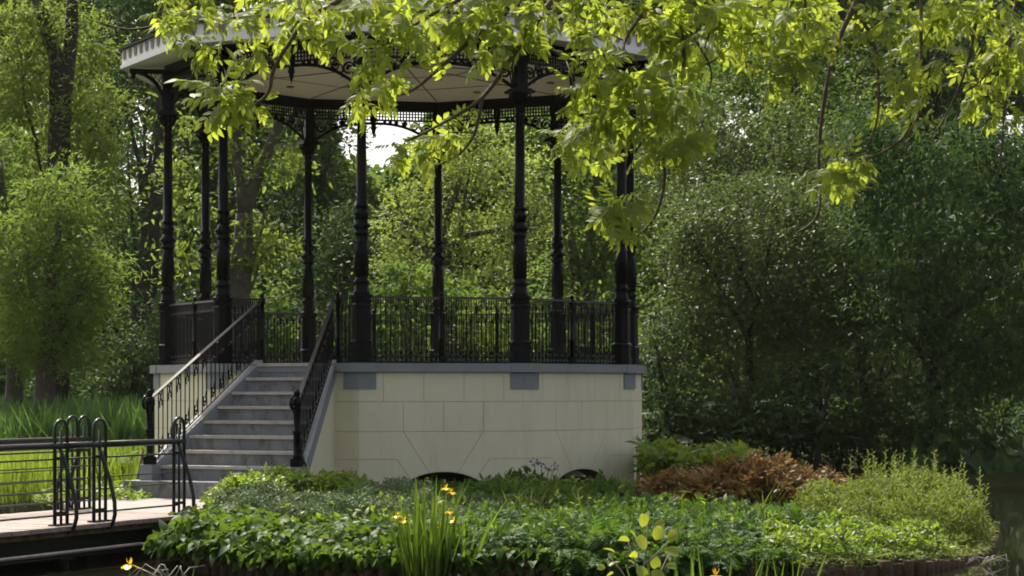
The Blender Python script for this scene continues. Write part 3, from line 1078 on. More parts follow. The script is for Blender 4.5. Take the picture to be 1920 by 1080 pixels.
def L(s, t, z):
    return ((s - 0.25) * R, (TC0 - t) * R, z)


s0, s1, tA, tB = -0.045, 0.50, 1.302, 4.3
m = MB()
pl = 0.145
cnt = int((tB - tA) * R / pl)
for i in range(cnt):
    yc = (TC0 - tA) * R - (i + 0.5) * pl
    m.box(((s0 + s1) / 2 * R - 0.25 * R, yc, GZ - 0.022 + random.uniform(-0.002, 0.002)), ((s1 - s0) * R + random.uniform(-0.01, 0.01), pl - 0.008, 0.044))
obj('deck', m, M['deck'], FB)
m = MB()
for s in (s0 + 0.02, s1 - 0.02):
    m.box((L(s, 0, 0)[0], (TC0 - (tA + tB) / 2) * R, GZ - 0.075), (0.05, (tB - tA) * R, 0.058))
obj('edge_board', m, M['pile'], FB)
for s in (s0 + 0.06, s1 - 0.06):
    m = MB()
    yc = (TC0 - (tA + tB) / 2) * R
    ln = (tB - tA) * R
    xx = L(s, 0, 0)[0]
    m.box((xx, yc, GZ - 0.113), (0.13, ln, 0.014))
    m.box((xx, yc, GZ - 0.22), (0.014, ln, 0.196))
    m.box((xx, yc, GZ - 0.326), (0.13, ln, 0.014))
    obj('beam', m, M['green_iron'], FB)
for t in (2.02, 3.2):
    for s in (s0 + 0.06, s1 - 0.06):
        m = MB()
        x, y, _ = L(s, t, 0)
        m.tube([(x, y, -0.8), (x, y, GZ - 0.333)], 0.075, 10)
        m.box((x, y, GZ - 0.345), (0.22, 0.22, 0.02))
        obj('pier_post', m, M['green_iron'], FB)
m = MB()
x = L(s1 - 0.005, 0, 0)[0] + 0.055
m.tube([L(s1, 4.2, 0)[:1] + (L(0, 4.2, 0)[1], GZ - 0.25)] and [(x, L(0, 4.2, 0)[1], GZ - 0.25), (x, L(0, 1.72, 0)[1], GZ - 0.25), (x, L(0, 1.66, 0)[1], GZ - 0.27), (x, L(0, 1.63, 0)[1], GZ - 0.33), (x, L(0, 1.62, 0)[1], -0.2)], 0.02, 6)
obj('conduit', m, M['driftwood'], FB)

ZT, ZH = EYE - 0.557, EYE - 0.305          # top rail and top of the hoops


def hoop(s, t, out, thick=0.019):
    """bridge post: a hoop of tube, a curved stay outside it, a foot plate"""
    m = MB()
    hw = 0.10
    x, y, _ = L(s, t, 0)
    pts = [(x, y - hw, GZ)]
    for i in range(9):
        a = PI - PI * i / 8
        pts.append((x, y + hw * math.cos(a), ZH - hw + hw * math.sin(a)))
    pts.append((x, y + hw, GZ))
    m.tube(pts, thick, 8)
    m.tube([(x, y, GZ), (x, y, ZH - 0.10)], thick * 0.75, 8)
    m.box((x, y, GZ + 0.008), (0.09, 0.30, 0.014))
    m.box((x, y, ZT), (0.035, 0.24, 0.045))
    for zz in (GZ + 0.12, GZ + 0.66):
        m.box((x, y, zz), (0.02, 0.2, 0.03))
    o = obj('bridge_post', m, M['green_iron'], FB)
    m = MB()
    dx = 0.2 * out
    m.tube([(x, y - 0.02, ZT - 0.02), (x + dx * 0.25, y - 0.02, ZT - 0.14), (x + dx * 0.7, y - 0.02, ZT - 0.36), (x + dx * 0.98, y - 0.02, ZT - 0.58), (x + dx, y - 0.02, GZ + 0.08),
            (x + dx * 0.85, y - 0.02, GZ - 0.02), (x + dx * 0.55, y - 0.02, GZ - 0.06)], 0.021, 8)
    obj('curved_stay', m, M['green_iron'], o)


NEAR, FAR = 0.455, 0.01
for t in (1.425, 1.85, 2.04, 2.75, 3.5):
    hoop(NEAR, t, 1)
for t in (1.31, 1.375, 2.2, 3.2):
    hoop(FAR, t, -1)


def runs(s, spans):
    x = L(s, 0, 0)[0]
    m = MB()
    for a, b_ in spans:
        m.tube([(x, L(0, a, 0)[1], ZT), (x, L(0, b_, 0)[1], ZT)], 0.033, 8)
    obj('top_rail', m, M['rail'], FB)
    m = MB()
    for i, zz in enumerate((ZT - 0.13, ZT - 0.21, ZT - 0.33, ZT - 0.45, ZT - 0.56, GZ + 0.10)):
        for a, b_ in spans:
            if i in (1, 4) and s == NEAR and a < 1.7:
                continue
            m.tube([(x, L(0, a, 0)[1], zz), (x, L(0, b_, 0)[1], zz)], 0.010 if i in (0, 5) else 0.0065, 6)
    obj('guard_wire', m, M['rail'], FB)


runs(NEAR, [(1.425, 1.85), (1.85, 2.04), (2.04, 2.75), (2.75, 3.5), (3.5, 4.2)])
runs(FAR, [(1.31, 2.2), (2.2, 3.2), (3.2, 4.2)])


# ================================================================== timber edge of the island
RV = thing('timber_edging', 'weathered timber piles and boards holding the island shore', 'edging', (2.0, 19.0, 0))
shore = ISLE[1:14]
acc = []
for i in range(len(shore) - 1):
    a, b_ = np.array(shore[i]), np.array(shore[i + 1])
    ln = np.linalg.norm(b_ - a)
    k = max(2, int(ln / 0.16))
    for j in range(k):
        acc.append((a + (b_ - a) * (j + 0.5) / k, ln / k, math.atan2(*(b_ - a)[::-1])))
pm = MB()
bd = MB()
for q, (p, ln, ang) in enumerate(acc):
    zt = float(isle_z(*p)) + random.uniform(-0.03, 0.02)
    p2 = p + np.array([math.sin(ang), -math.cos(ang)]) * 0.03
    if p[0] < 0.9 or q % 3 == 0 or p[0] > 3.6:
        m = MB()
        rr = random.uniform(0.055, 0.072)
        m.lathe([(rr, -0.6 - zt), (rr, -0.012), (rr * 0.86, 0.0)], 9, (0, 0, 0), rot=random.random())
        if len([1 for c in RV.children]) < 96:
            obj('pile', m, M['pile'], RV, (p2[0] - 2.0, p2[1] - 19.0, zt))
    bd.box((p[0] - 2.0, p[1] - 19.0, zt - 0.30), (ln + 0.03, 0.035, 0.52), ang)
obj('board', bd, M['pile'], RV)


# ================================================================== trees
def trunk_mesh(limbs, n=9):
    m = MB()
    for pts, radii in limbs:
        # a little crookedness between the points
        P = [Vector(p) for p in pts]
        Q, rr = [], []
        for i in range(len(P) - 1):
            for j in range(3):
                t = j / 3
                q = P[i].lerp(P[i + 1], t)
                if i or j:
                    ww = (P[i + 1] - P[i]).length * 0.03
                    q += Vector((random.uniform(-ww, ww), random.uniform(-ww, ww), 0))
                Q.append(q)
                rr.append(radii[i] + (radii[i + 1] - radii[i]) * t)
        Q.append(P[-1])
        rr.append(radii[-1])
        m.tube(Q, rr, n)
    return m


def crown_mesh(name, blobs, size, T, dens=1.0, flat=0.55, droop=0.25, clump=0.34, sz_var=0.35, hang=0.0, core=1.0):
    """leaves in clumps spread through ellipsoids: blobs = (x, y, z, rx, ry, rz)"""
    parts = []
    for (x, y, z, rx, ry, rz) in blobs:
        area = rx * rz + rx * ry + ry * rz
        nc = max(6, int(area * 7.5))
        d = rand_dirs(nc)
        rr = 0.45 + 0.58 * RNG.random(nc) ** 0.6
        C = np.array([x, y, z]) + d * rr[:, None] * np.array([rx, ry, rz])
        per = max(6, int(dens * area * 640 * (0.13 / size) ** 1.7 / nc))
        cs = clump * (0.55 + 0.9 * RNG.random(nc))
        cnt = RNG.poisson(per * (0.35 + 1.3 * RNG.random(nc)))
        idx = np.repeat(np.arange(nc), cnt)
        off = RNG.normal(size=(len(idx), 3)) * np.array([1, 1, flat])
        P = C[idx] + off * cs[idx][:, None]
        P[:, 2] -= hang * (np.abs(off[:, 0]) + np.abs(off[:, 1])) * cs[idx]
        out = unit(P - np.array([x, y, z - 0.4 * rz]))
        dd = unit(out * 0.8 + RNG.normal(size=P.shape) * 0.7 + np.array([0, 0, -droop]))
        nn = unit(RNG.normal(size=P.shape) * 0.75 + np.array([0, 0, 0.9]) + out * 0.3)
        parts.append(inst(T, P, dd, nn, size * (1 - sz_var / 2 + sz_var * RNG.random(len(P)))))
        # larger filler leaves added inside the crown so no sky shows through
        nk = int(core * area * 42 * (0.13 / size) ** 0.5)
        P = np.array([x, y, z]) + rand_dirs(nk) * (0.85 * RNG.random(nk) ** 0.45)[:, None] * np.array([rx, ry, rz])
        parts.append(inst(T_DIA if T is T_SLIM else T, P, rand_dirs(nk, -droop), rand_dirs(nk, 0.4), max(size * 1.7, 0.2) * (0.8 + 0.4 * RNG.random(nk))))
    return npmesh(name, *merge(parts))


def pxblobs(Y, lst, ry=0.9):
    out = []
    for b_ in lst:
        px, py, rx, rz = b_[:4]
        dy = b_[4] if len(b_) > 4 else 0.0
        x, y, z = W(px, py, Y + dy)
        k = (Y + dy) / F
        out.append((x, y, z, rx * k, max(0.5, ry * (rx + rz) / 2 * k), rz * k))
    return out


def tree(name, label, cat, Y, base_px, blobs, mat, size, T, limbs=None, dens=1.0, bark='bark', tr=0.16, group=None, auto=5, **kw):
    """a tree or shrub at depth Y; crown and limbs are laid out where the photograph shows them, at that depth and at their real size"""
    bl = pxblobs(Y, blobs)
    x0 = (base_px - HX) / F * Y
    z0 = float(land_z(np.array([x0]), np.array([float(Y)]))[0])
    if abs(x0) < 6 and Y < 36:
        z0 = float(isle_z(x0, Y))
    e = thing(name, label, cat, (x0, Y, z0), 0, group)
    li = []
    if limbs:
        for pts, radii in limbs:
            q = []
            for p in pts:
                X, YY_, Z = W(p[0], p[1], Y + (p[2] if len(p) > 2 else 0))
                q.append((X - x0, YY_ - Y, Z - z0))
            li.append((q, radii))
    else:
        top = max(bl, key=lambda b_: b_[2])
        mid = ((top[0] - x0) * 0.35, (top[1] - Y) * 0.3, (top[2] - z0) * 0.5)
        li.append(([(0, 0, -0.15), mid, (top[0] - x0, top[1] - Y, top[2] - z0)], [tr, tr * 0.7, tr * 0.2]))
    for b_ in random.sample(bl, min(auto, len(bl))):
        h = max(0.3, (b_[2] - z0) * random.uniform(0.35, 0.7))
        base = li[0][0]
        q = base[min(1, len(base) - 1)]
        f_ = min(1.0, h / max(0.2, q[2]))
        st_ = (q[0] * f_, q[1] * f_, h)
        en = (b_[0] - x0 + b_[3] * random.uniform(-0.4, 0.4), b_[1] - Y, b_[2] - z0 + b_[5] * 0.3)
        li.append(([st_, tuple((st_[i] + en[i]) / 2 + (0.15 if i == 2 else 0) for i in range(3)), en], [tr * 0.5, tr * 0.32, tr * 0.1]))
    obj('trunk' if cat == 'tree' else 'stem', trunk_mesh(li, 8), M[bark], e)
    loc = [(b_[0] - x0, b_[1] - Y, b_[2] - z0, b_[3], b_[4], b_[5]) for b_ in bl]
    link('crown', crown_mesh('crown', loc, size, T, dens, **kw), mat, e)
    return e


# left: feathery ash in front, forked trunk above it, neighbour at the edge
tree('ash_tree', 'bright feathery young tree with a stout trunk rising from the left reeds', 'tree', 43, 82,
     [(110, 350, 75, 65), (90, 440, 100, 90), (100, 540, 110, 90), (50, 610, 90, 75), (150, 610, 65, 70), (40, 500, 70, 90), (165, 500, 45, 60), (120, 670, 60, 30), (205, 500, 30, 16), (190, 560, 28, 40)],
     M['lf_bright'], 0.125, T_SLIM, [([(82, 775), (84, 700), (95, 560), (110, 380)], [0.23, 0.20, 0.13, 0.03])], dens=1.5, droop=0.3, hang=0.12, flat=0.55, clump=0.3)
tree('ash_tree', 'pale green tree with a dark trunk forking in the top left corner', 'tree', 48, 100,
     [(50, 120, 55, 110), (165, 230, 55, 100), (195, 330, 34, 80), (90, 40, 40, 60), (20, 240, 50, 90), (150, 120, 34, 90, 1.5), (60, 270, 60, 70, 1), (175, 420, 40, 50), (20, 60, 30, 80), (180, 60, 26, 60, 1)],
     M['lf_yellow'], 0.15, T_SLIM, [([(100, 760), (104, 500), (108, 330), (117, 205)], [0.33, 0.3, 0.28, 0.24]), ([(117, 205), (100, 100), (62, -20)], [0.2, 0.17, 0.14]), ([(117, 205), (133, 100), (140, -30)], [0.19, 0.16, 0.13])],
     dens=1.3, droop=0.3, hang=0.12, tr=0.12, bark='bark_dark')
tree('ash_tree', 'tree at the left edge of the view with a grey trunk half hidden by leaves', 'tree', 45, 25,
     [(-10, 420, 60, 80), (0, 560, 60, 90), (-20, 300, 60, 80), (20, 650, 50, 40)], M['lf_mid'], 0.15, T_SLIM, [([(25, 770), (26, 690), (20, 500), (0, 300)], [0.2, 0.18, 0.14, 0.05])], droop=0.4, hang=0.2)
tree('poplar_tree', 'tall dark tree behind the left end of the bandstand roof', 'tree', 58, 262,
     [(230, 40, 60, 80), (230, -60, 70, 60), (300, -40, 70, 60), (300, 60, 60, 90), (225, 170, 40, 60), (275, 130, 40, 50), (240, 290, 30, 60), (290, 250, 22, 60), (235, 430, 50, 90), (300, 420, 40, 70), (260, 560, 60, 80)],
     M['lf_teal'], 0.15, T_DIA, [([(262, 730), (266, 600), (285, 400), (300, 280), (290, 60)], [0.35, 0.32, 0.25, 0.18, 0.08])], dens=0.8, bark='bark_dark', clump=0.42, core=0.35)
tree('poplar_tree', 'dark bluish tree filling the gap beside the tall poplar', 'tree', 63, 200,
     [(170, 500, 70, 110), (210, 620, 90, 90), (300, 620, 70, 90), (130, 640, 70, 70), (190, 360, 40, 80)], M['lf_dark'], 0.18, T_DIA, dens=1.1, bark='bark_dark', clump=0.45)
# behind the bandstand
tree('maple_tree', 'light green tree with a forked grey trunk seen through the left bandstand columns', 'tree', 49, 445,
     [(352, 320, 40, 50), (365, 400, 40, 40), (480, 430, 50, 42), (520, 455, 40, 40), (440, 300, 28, 50), (470, 180, 90, 50), (550, 300, 30, 50), (380, 200, 60, 60), (350, 480, 40, 40), (500, 330, 30, 36), (430, 500, 60, 36)],
     M['lf_yellow'], 0.16, T_LEAF, [([(445, 740), (448, 560), (456, 440), (458, 400)], [0.27, 0.25, 0.22, 0.2]), ([(458, 400), (490, 310), (530, 210), (560, 120)], [0.17, 0.14, 0.11, 0.07]),
                                      ([(458, 400), (446, 300), (440, 180)], [0.15, 0.11, 0.07])], dens=0.6, auto=4, tr=0.1)
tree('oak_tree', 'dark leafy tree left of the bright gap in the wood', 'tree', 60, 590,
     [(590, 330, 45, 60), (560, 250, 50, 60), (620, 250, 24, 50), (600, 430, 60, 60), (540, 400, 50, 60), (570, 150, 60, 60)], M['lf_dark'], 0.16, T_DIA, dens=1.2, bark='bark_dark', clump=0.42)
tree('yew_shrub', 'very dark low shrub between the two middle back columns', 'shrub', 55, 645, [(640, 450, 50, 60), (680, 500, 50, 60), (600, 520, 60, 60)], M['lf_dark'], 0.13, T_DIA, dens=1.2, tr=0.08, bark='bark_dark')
tree('elder_shrub', 'bright layered shrub just left of the back railing middle', 'shrub', 47, 765, [(770, 520, 60, 40), (740, 570, 60, 40), (830, 570, 60, 40), (790, 620, 70, 50)], M['lf_mid'], 0.15, T_LEAF, dens=0.9, tr=0.07)
tree('willow_tree', 'fine-leaved olive tree with level branches behind the middle of the bandstand', 'tree', 52, 840,
     [(760, 400, 60, 60), (830, 340, 70, 50), (920, 320, 80, 60), (860, 430, 90, 60), (960, 430, 70, 70), (800, 490, 80, 50), (910, 520, 80, 50), (890, 260, 70, 36), (990, 330, 50, 60)],
     M['lf_soft'], 0.10, T_DIA, [([(850, 740), (835, 560), (830, 440), (870, 300)], [0.24, 0.2, 0.15, 0.04]), ([(830, 470), (880, 440), (960, 425), (1010, 430)], [0.09, 0.07, 0.05, 0.02]), ([(835, 520), (770, 440), (740, 360)], [0.09, 0.06, 0.02])],
     dens=0.62, flat=0.4)
tree('hornbeam_tree', 'green tree behind the right half of the bandstand railing', 'tree', 57, 1090,
     [(1080, 420, 70, 80), (1030, 300, 60, 60), (1110, 300, 70, 70), (1130, 520, 80, 60), (1190, 380, 60, 90), (1040, 540, 70, 60), (1210, 260, 60, 70), (1000, 230, 60, 50)],
     M['lf_mid'], 0.14, T_DIA, [([(1095, 740), (1100, 520), (1110, 400), (1120, 250)], [0.2, 0.16, 0.13, 0.05])], dens=0.95)
tree('hornbeam_tree', 'slim tree with a thin dark stem right of the bandstand roof', 'tree', 60, 1250,
     [(1260, 420, 50, 80), (1250, 300, 50, 70), (1230, 540, 60, 70), (1290, 200, 60, 60)], M['lf_bright'], 0.14, T_DIA, [([(1255, 740), (1252, 480), (1250, 380), (1270, 200)], [0.13, 0.11, 0.09, 0.04])], dens=0.8)
# right side
tree('willow_shrub', 'large grey-green willow shrub with glinting leaves right of the bandstand', 'shrub', 40.5, 1380,
     [(1350, 400, 90, 70), (1430, 480, 110, 80), (1310, 510, 70, 80), (1420, 590, 110, 80), (1300, 620, 70, 70), (1360, 690, 100, 80), (1500, 560, 70, 70), (1260, 680, 40, 60), (1280, 440, 30, 50), (1460, 390, 90, 60, 0.6), (1530, 460, 70, 70, 0.5), (1560, 620, 80, 80, 0.4)],
     M['lf_gloss'], 0.095, T_DIA, dens=1.15, tr=0.10, auto=3, bark='bark_dark')
tree('willow_shrub', 'pale willow top leaning over the shrub beneath the hanging branches', 'shrub', 44, 1370,
     [(1370, 320, 80, 50), (1300, 340, 50, 50), (1440, 330, 60, 50), (1400, 390, 90, 50), (1330, 240, 80, 60), (1440, 250, 80, 60), (1530, 330, 80, 70), (1250, 330, 50, 80), (1500, 420, 90, 70), (1560, 260, 60, 60)], M['lf_gloss'], 0.10, T_DIA, [([(1390, 790), (1385, 560), (1380, 440), (1400, 300)], [0.16, 0.14, 0.1, 0.03])], dens=0.8)
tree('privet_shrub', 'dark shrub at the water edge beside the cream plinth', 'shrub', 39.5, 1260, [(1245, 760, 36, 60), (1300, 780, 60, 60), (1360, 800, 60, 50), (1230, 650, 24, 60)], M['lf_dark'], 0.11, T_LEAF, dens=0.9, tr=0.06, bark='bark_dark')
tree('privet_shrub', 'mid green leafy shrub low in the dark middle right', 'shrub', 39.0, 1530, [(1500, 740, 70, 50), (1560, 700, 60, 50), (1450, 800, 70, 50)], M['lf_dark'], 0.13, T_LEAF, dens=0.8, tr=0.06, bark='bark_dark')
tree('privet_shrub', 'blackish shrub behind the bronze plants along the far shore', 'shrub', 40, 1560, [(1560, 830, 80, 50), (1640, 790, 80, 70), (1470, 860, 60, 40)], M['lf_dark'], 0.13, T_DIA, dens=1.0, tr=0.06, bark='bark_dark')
tree('robinia_tree', 'large dark feathery tree at the right edge of the view', 'tree', 40, 1760,
     [(1640, 420, 90, 60), (1740, 370, 90, 60), (1850, 400, 90, 80), (1680, 520, 90, 60), (1790, 510, 90, 70), (1890, 560, 80, 90), (1740, 620, 80, 50), (1850, 690, 80, 60), (1660, 600, 50, 40), (1930, 700, 60, 90), (1760, 720, 90, 60, -0.6), (1700, 560, 90, 80, -1), (1880, 640, 80, 80, -0.8), (1800, 780, 80, 40), (1780, 440, 110, 70, -1), (1880, 330, 90, 60), (1640, 340, 70, 60), (1700, 270, 90, 70), (1820, 250, 90, 70), (1920, 300, 70, 80), (1610, 260, 60, 60), (1580, 520, 70, 80, 1), (1940, 440, 70, 80)],
     M['lf_teal'], 0.14, T_SLIM, [([(1760, 900, 1.2), (1750, 700, 1.2), (1735, 560, 1.0), (1720, 380, 0.5)], [0.17, 0.14, 0.11, 0.05]), ([(1745, 620), (1820, 560), (1880, 520)], [0.08, 0.06, 0.03])], dens=1.0, droop=0.5, hang=0.3, auto=3, bark='bark_dark')
tree('robinia_tree', 'grey-green drooping bough tree over the dark water on the right', 'tree', 42.5, 1640,
     [(1650, 660, 50, 36), (1690, 690, 40, 30), (1620, 620, 40, 40), (1580, 450, 50, 50), (1560, 380, 50, 40)], M['lf_gloss'], 0.12, T_SLIM, dens=0.9, droop=0.5, hang=0.3, tr=0.12, bark='bark_dark')
tree('lime_tree', 'tall tree behind the willow with small sky gaps in its crown', 'tree', 56, 1480,
     [(1420, 120, 60, 60), (1480, 220, 60, 50), (1560, 180, 70, 70), (1530, 300, 70, 50), (1340, 160, 50, 80), (1600, 280, 60, 60), (1480, 60, 80, 50)], M['lf_mid'], 0.14, T_DIA,
     [([(1480, 740), (1478, 400), (1480, 260), (1490, 100)], [0.25, 0.2, 0.14, 0.06])], dens=0.85, bark='bark_dark')
tree('lime_tree', 'tall tree in the top right corner behind the hanging branches', 'tree', 57, 1760,
     [(1680, 120, 80, 80), (1760, 200, 80, 70), (1850, 120, 80, 80), (1840, 300, 60, 40), (1700, 280, 70, 50), (1920, 160, 50, 60), (1760, 60, 80, 50), (1900, 340, 50, 40)], M['lf_dark'], 0.15, T_DIA,
     [([(1740, 740), (1745, 420), (1750, 250), (1760, 80)], [0.3, 0.24, 0.18, 0.06])], dens=0.95, bark='bark_dark')
tree('lime_tree', 'green tree hidden mostly behind the bandstand roof', 'tree', 64, 960,
     [(880, 120, 90, 80), (1000, 100, 90, 90), (1120, 130, 90, 90), (1220, 120, 70, 80), (940, 220, 70, 40), (1100, 240, 90, 50)], M['lf_mid'], 0.17, T_DIA, dens=0.9, bark='bark_dark', clump=0.45)
# low shrubs along the back of the wood, seen through the railing
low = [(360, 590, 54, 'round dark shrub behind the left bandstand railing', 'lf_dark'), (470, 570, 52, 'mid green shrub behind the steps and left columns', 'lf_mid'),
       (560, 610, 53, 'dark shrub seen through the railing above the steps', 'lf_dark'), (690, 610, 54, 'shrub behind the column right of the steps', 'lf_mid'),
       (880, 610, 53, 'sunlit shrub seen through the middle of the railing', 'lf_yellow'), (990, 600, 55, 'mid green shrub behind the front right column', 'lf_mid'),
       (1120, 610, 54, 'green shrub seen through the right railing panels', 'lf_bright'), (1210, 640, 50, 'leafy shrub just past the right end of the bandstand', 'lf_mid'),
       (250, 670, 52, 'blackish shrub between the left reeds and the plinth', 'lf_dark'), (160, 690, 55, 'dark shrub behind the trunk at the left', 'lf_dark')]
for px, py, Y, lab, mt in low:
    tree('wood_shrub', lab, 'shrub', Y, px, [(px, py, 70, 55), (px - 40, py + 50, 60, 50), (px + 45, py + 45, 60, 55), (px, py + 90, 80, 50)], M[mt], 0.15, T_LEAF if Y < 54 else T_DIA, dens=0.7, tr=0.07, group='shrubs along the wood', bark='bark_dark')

# far wood: one mass, with the bright gap the photograph shows
prof = [(-700, -90), (420, -90), (540, -60), (600, 150), (635, 290), (690, 335), (730, 330), (780, 295), (830, 150), (900, -80), (1370, -90), (1385, 60), (1420, 60), (1435, -90), (2600, -90)]
pr = np.array(prof, float)
nL = 250000
px_ = RNG.uniform(-700, 2500, nL)
top = np.interp(px_, pr[:, 0], pr[:, 1]) + 16 * np.sin(px_ * 0.09) + 12 * np.sin(px_ * 0.23 + 1)
YD = 74 + RNG.uniform(-2.5, 2.5, nL)
py_ = top + (780 - top) * RNG.random(nL) ** 1.15 + RNG.normal(size=nL) * 6
# thin out in clumps so that a little sky comes through high up
P = np.stack([(px_ - HX) / F * YD, YD, EYE - (py_ - HY) / F * YD], 1)
keep = (np.sin(P[:, 0] * 2.1 + np.sin(P[:, 2] * 1.7) * 2) * np.sin(P[:, 2] * 2.6 + P[:, 0]) > -0.75) | (py_ > 300)
for (gx_, gy_, ga, gb) in ((262, 290, 40, 110), (1385, 215, 36, 50), (1895, 255, 40, 60), (1300, 330, 30, 40), (500, 40, 60, 60)):
    keep &= ((((px_ - gx_) / ga) ** 2 + ((py_ - gy_) / gb) ** 2) > 1) | (RNG.random(nL) < 0.22)
P = P[keep]
V_, F_ = inst(T_DIA, P, rand_dirs(len(P), -0.3), rand_dirs(len(P), 0.5), 0.30 + 0.2 * RNG.random(len(P)))
o = link('far_wood', npmesh('far_wood', V_, F_), M['lf_mid'])
tag(o, 'distant wood closing the view behind the park trees', 'wood', kind='stuff')


# ================================================================== ash boughs hanging into the top of the picture
def wpt(px, py, Y):
    return W(px, py, Y)


AT = thing('overhanging_ash', 'sunlit ash boughs with yellow-green leaflets hanging across the top of the view', 'tree', (5.2, 11.5, 0.25))
AX = np.array([5.2, 11.5, 0.25])
boughs = [  # pixels and depth; radii in mm
    ([(1280, -330, 11.0), (1100, -120, 10.6), (970, 0, 10.4), (900, 60, 10.3), (835, 118, 10.2), (780, 165, 10.1), (745, 180, 10.0)], (30, 5)),
    ([(1180, -200, 10.8), (1035, 0, 10.5), (965, 100, 10.4), (905, 182, 10.3), (840, 225, 10.2), (770, 262, 10.1)], (26, 5)),
    ([(905, 182, 10.3), (890, 250, 10.3), (860, 290, 10.2), (815, 312, 10.2)], (9, 4)),
    ([(970, 0, 10.4), (800, -60, 10.2), (600, 20, 9.9), (540, 85, 9.8), (512, 135, 9.8), (505, 170, 9.8), (480, 195, 9.8), (440, 212, 9.8)], (16, 5)),
    ([(600, -40, 9.9), (430, -20, 9.7), (345, 20, 9.6), (300, 45, 9.6), (240, 55, 9.6), (180, 40, 9.6)], (11, 3)),
    ([(1280, -330, 11.0), (1275, -100, 10.8), (1275, 30, 10.7), (1282, 110, 10.7), (1270, 175, 10.6), (1215, 250, 10.6), (1190, 285, 10.6)], (20, 6)),
    ([(1232, 235, 10.6), (1246, 320, 10.5), (1235, 390, 10.5), (1200, 438, 10.5), (1150, 452, 10.4)], (9, 5)),
    ([(1275, -60, 10.8), (1180, 60, 10.7), (1165, 110, 10.6), (1120, 190, 10.6), (1115, 240, 10.6)], (11, 4)),
    ([(1650, -320, 11.6), (1640, -120, 11.3), (1605, 0, 11.1), (1566, 90, 11.0), (1545, 190, 10.9), (1535, 300, 10.9), (1538, 380, 10.8), (1525, 415, 10.8), (1495, 436, 10.8)], (24, 4)),
    ([(1603, 20, 11.1), (1636, 75, 11.1), (1648, 165, 11.0), (1642, 235, 11.0), (1620, 285, 11.0)], (10, 4)),
    ([(1850, -250, 11.6), (1835, 0, 11.3), (1812, 125, 11.2), (1785, 195, 11.2), (1755, 246, 11.1)], (16, 5)),
    ([(1728, -60, 11.3), (1726, 130, 11.1), (1722, 210, 11.0), (1695, 258, 10.9), (1640, 292, 10.9), (1585, 312, 10.8)], (11, 4)),
    ([(1960, -200, 11.6), (1905, 0, 11.4), (1892, 100, 11.3), (1880, 250, 11.2), (1872, 330, 11.2)], (15, 4)),
    ([(1275, 30, 10.7), (1330, 120, 10.6), (1330, 170, 10.6)], (9, 3)),
    ([(1500, -30, 11.0), (1395, 30, 10.9), (1290, 75, 10.8)], (9, 4)),
    ([(1510, -60, 11.0), (1508, 60, 11.0), (1495, 130, 10.9), (1480, 150, 10.9)], (9, 4)),
    ([(1900, 60, 11.3), (1850, 140, 11.2), (1800, 180, 11.2)], (8, 3)),
    ([(970, 0, 10.4), (1010, 60, 10.4), (1060, 110, 10.4), (1120, 110, 10.5)], (9, 4)),
    ([(1100, -120, 10.6), (860, 0, 10.2), (760, 60, 10.1), (700, 130, 10.0), (665, 190, 10.0)], (12, 4)),
]
main = []
trunk_top = (6.0, 12.5, 7.5)
for pts, (r0, r1) in boughs:
    P = [Vector(wpt(*p)) for p in pts]
    if pts[0][1] < -190:
        P = [Vector((5.3, 11.9, 5.6)), (P[0] + Vector((5.3, 11.9, 5.6))) / 2 + Vector((0, 0, 0.25))] + P
    Q = []
    for i in range(len(P) - 1):
        p0 = P[i - 1] if i else P[i]
        p3 = P[i + 2] if i + 2 < len(P) else P[i + 1]
        for j in range(4):
            t = j / 4
            q = 0.5 * ((2 * P[i]) + (P[i + 1] - p0) * t + (2 * p0 - 5 * P[i] + 4 * P[i + 1] - p3) * t * t + (3 * P[i] - p0 - 3 * P[i + 1] + p3) * t ** 3)
            Q.append(q)
    Q.append(P[-1])
    main.append(Q)
    n_ = len(Q)
    rr = [(r0 + (r1 - r0) * (i / (n_ - 1)) ** 0.75) / 1000 * random.uniform(0.95, 1.15) for i in range(n_)]
    m = MB()
    m.tube([tuple(q - Vector(AX)) for q in Q], rr, 7)
    obj('bough', m, M['twig'], AT)
m = trunk_mesh([([(0, 0, -0.3), (0.0, 0.1, 2.5), (0.1, 0.4, 5.4), (0.5, 0.8, 9.0)], [0.28, 0.22, 0.19, 0.1])], 12)
obj('trunk', m, M['bark'], AT)

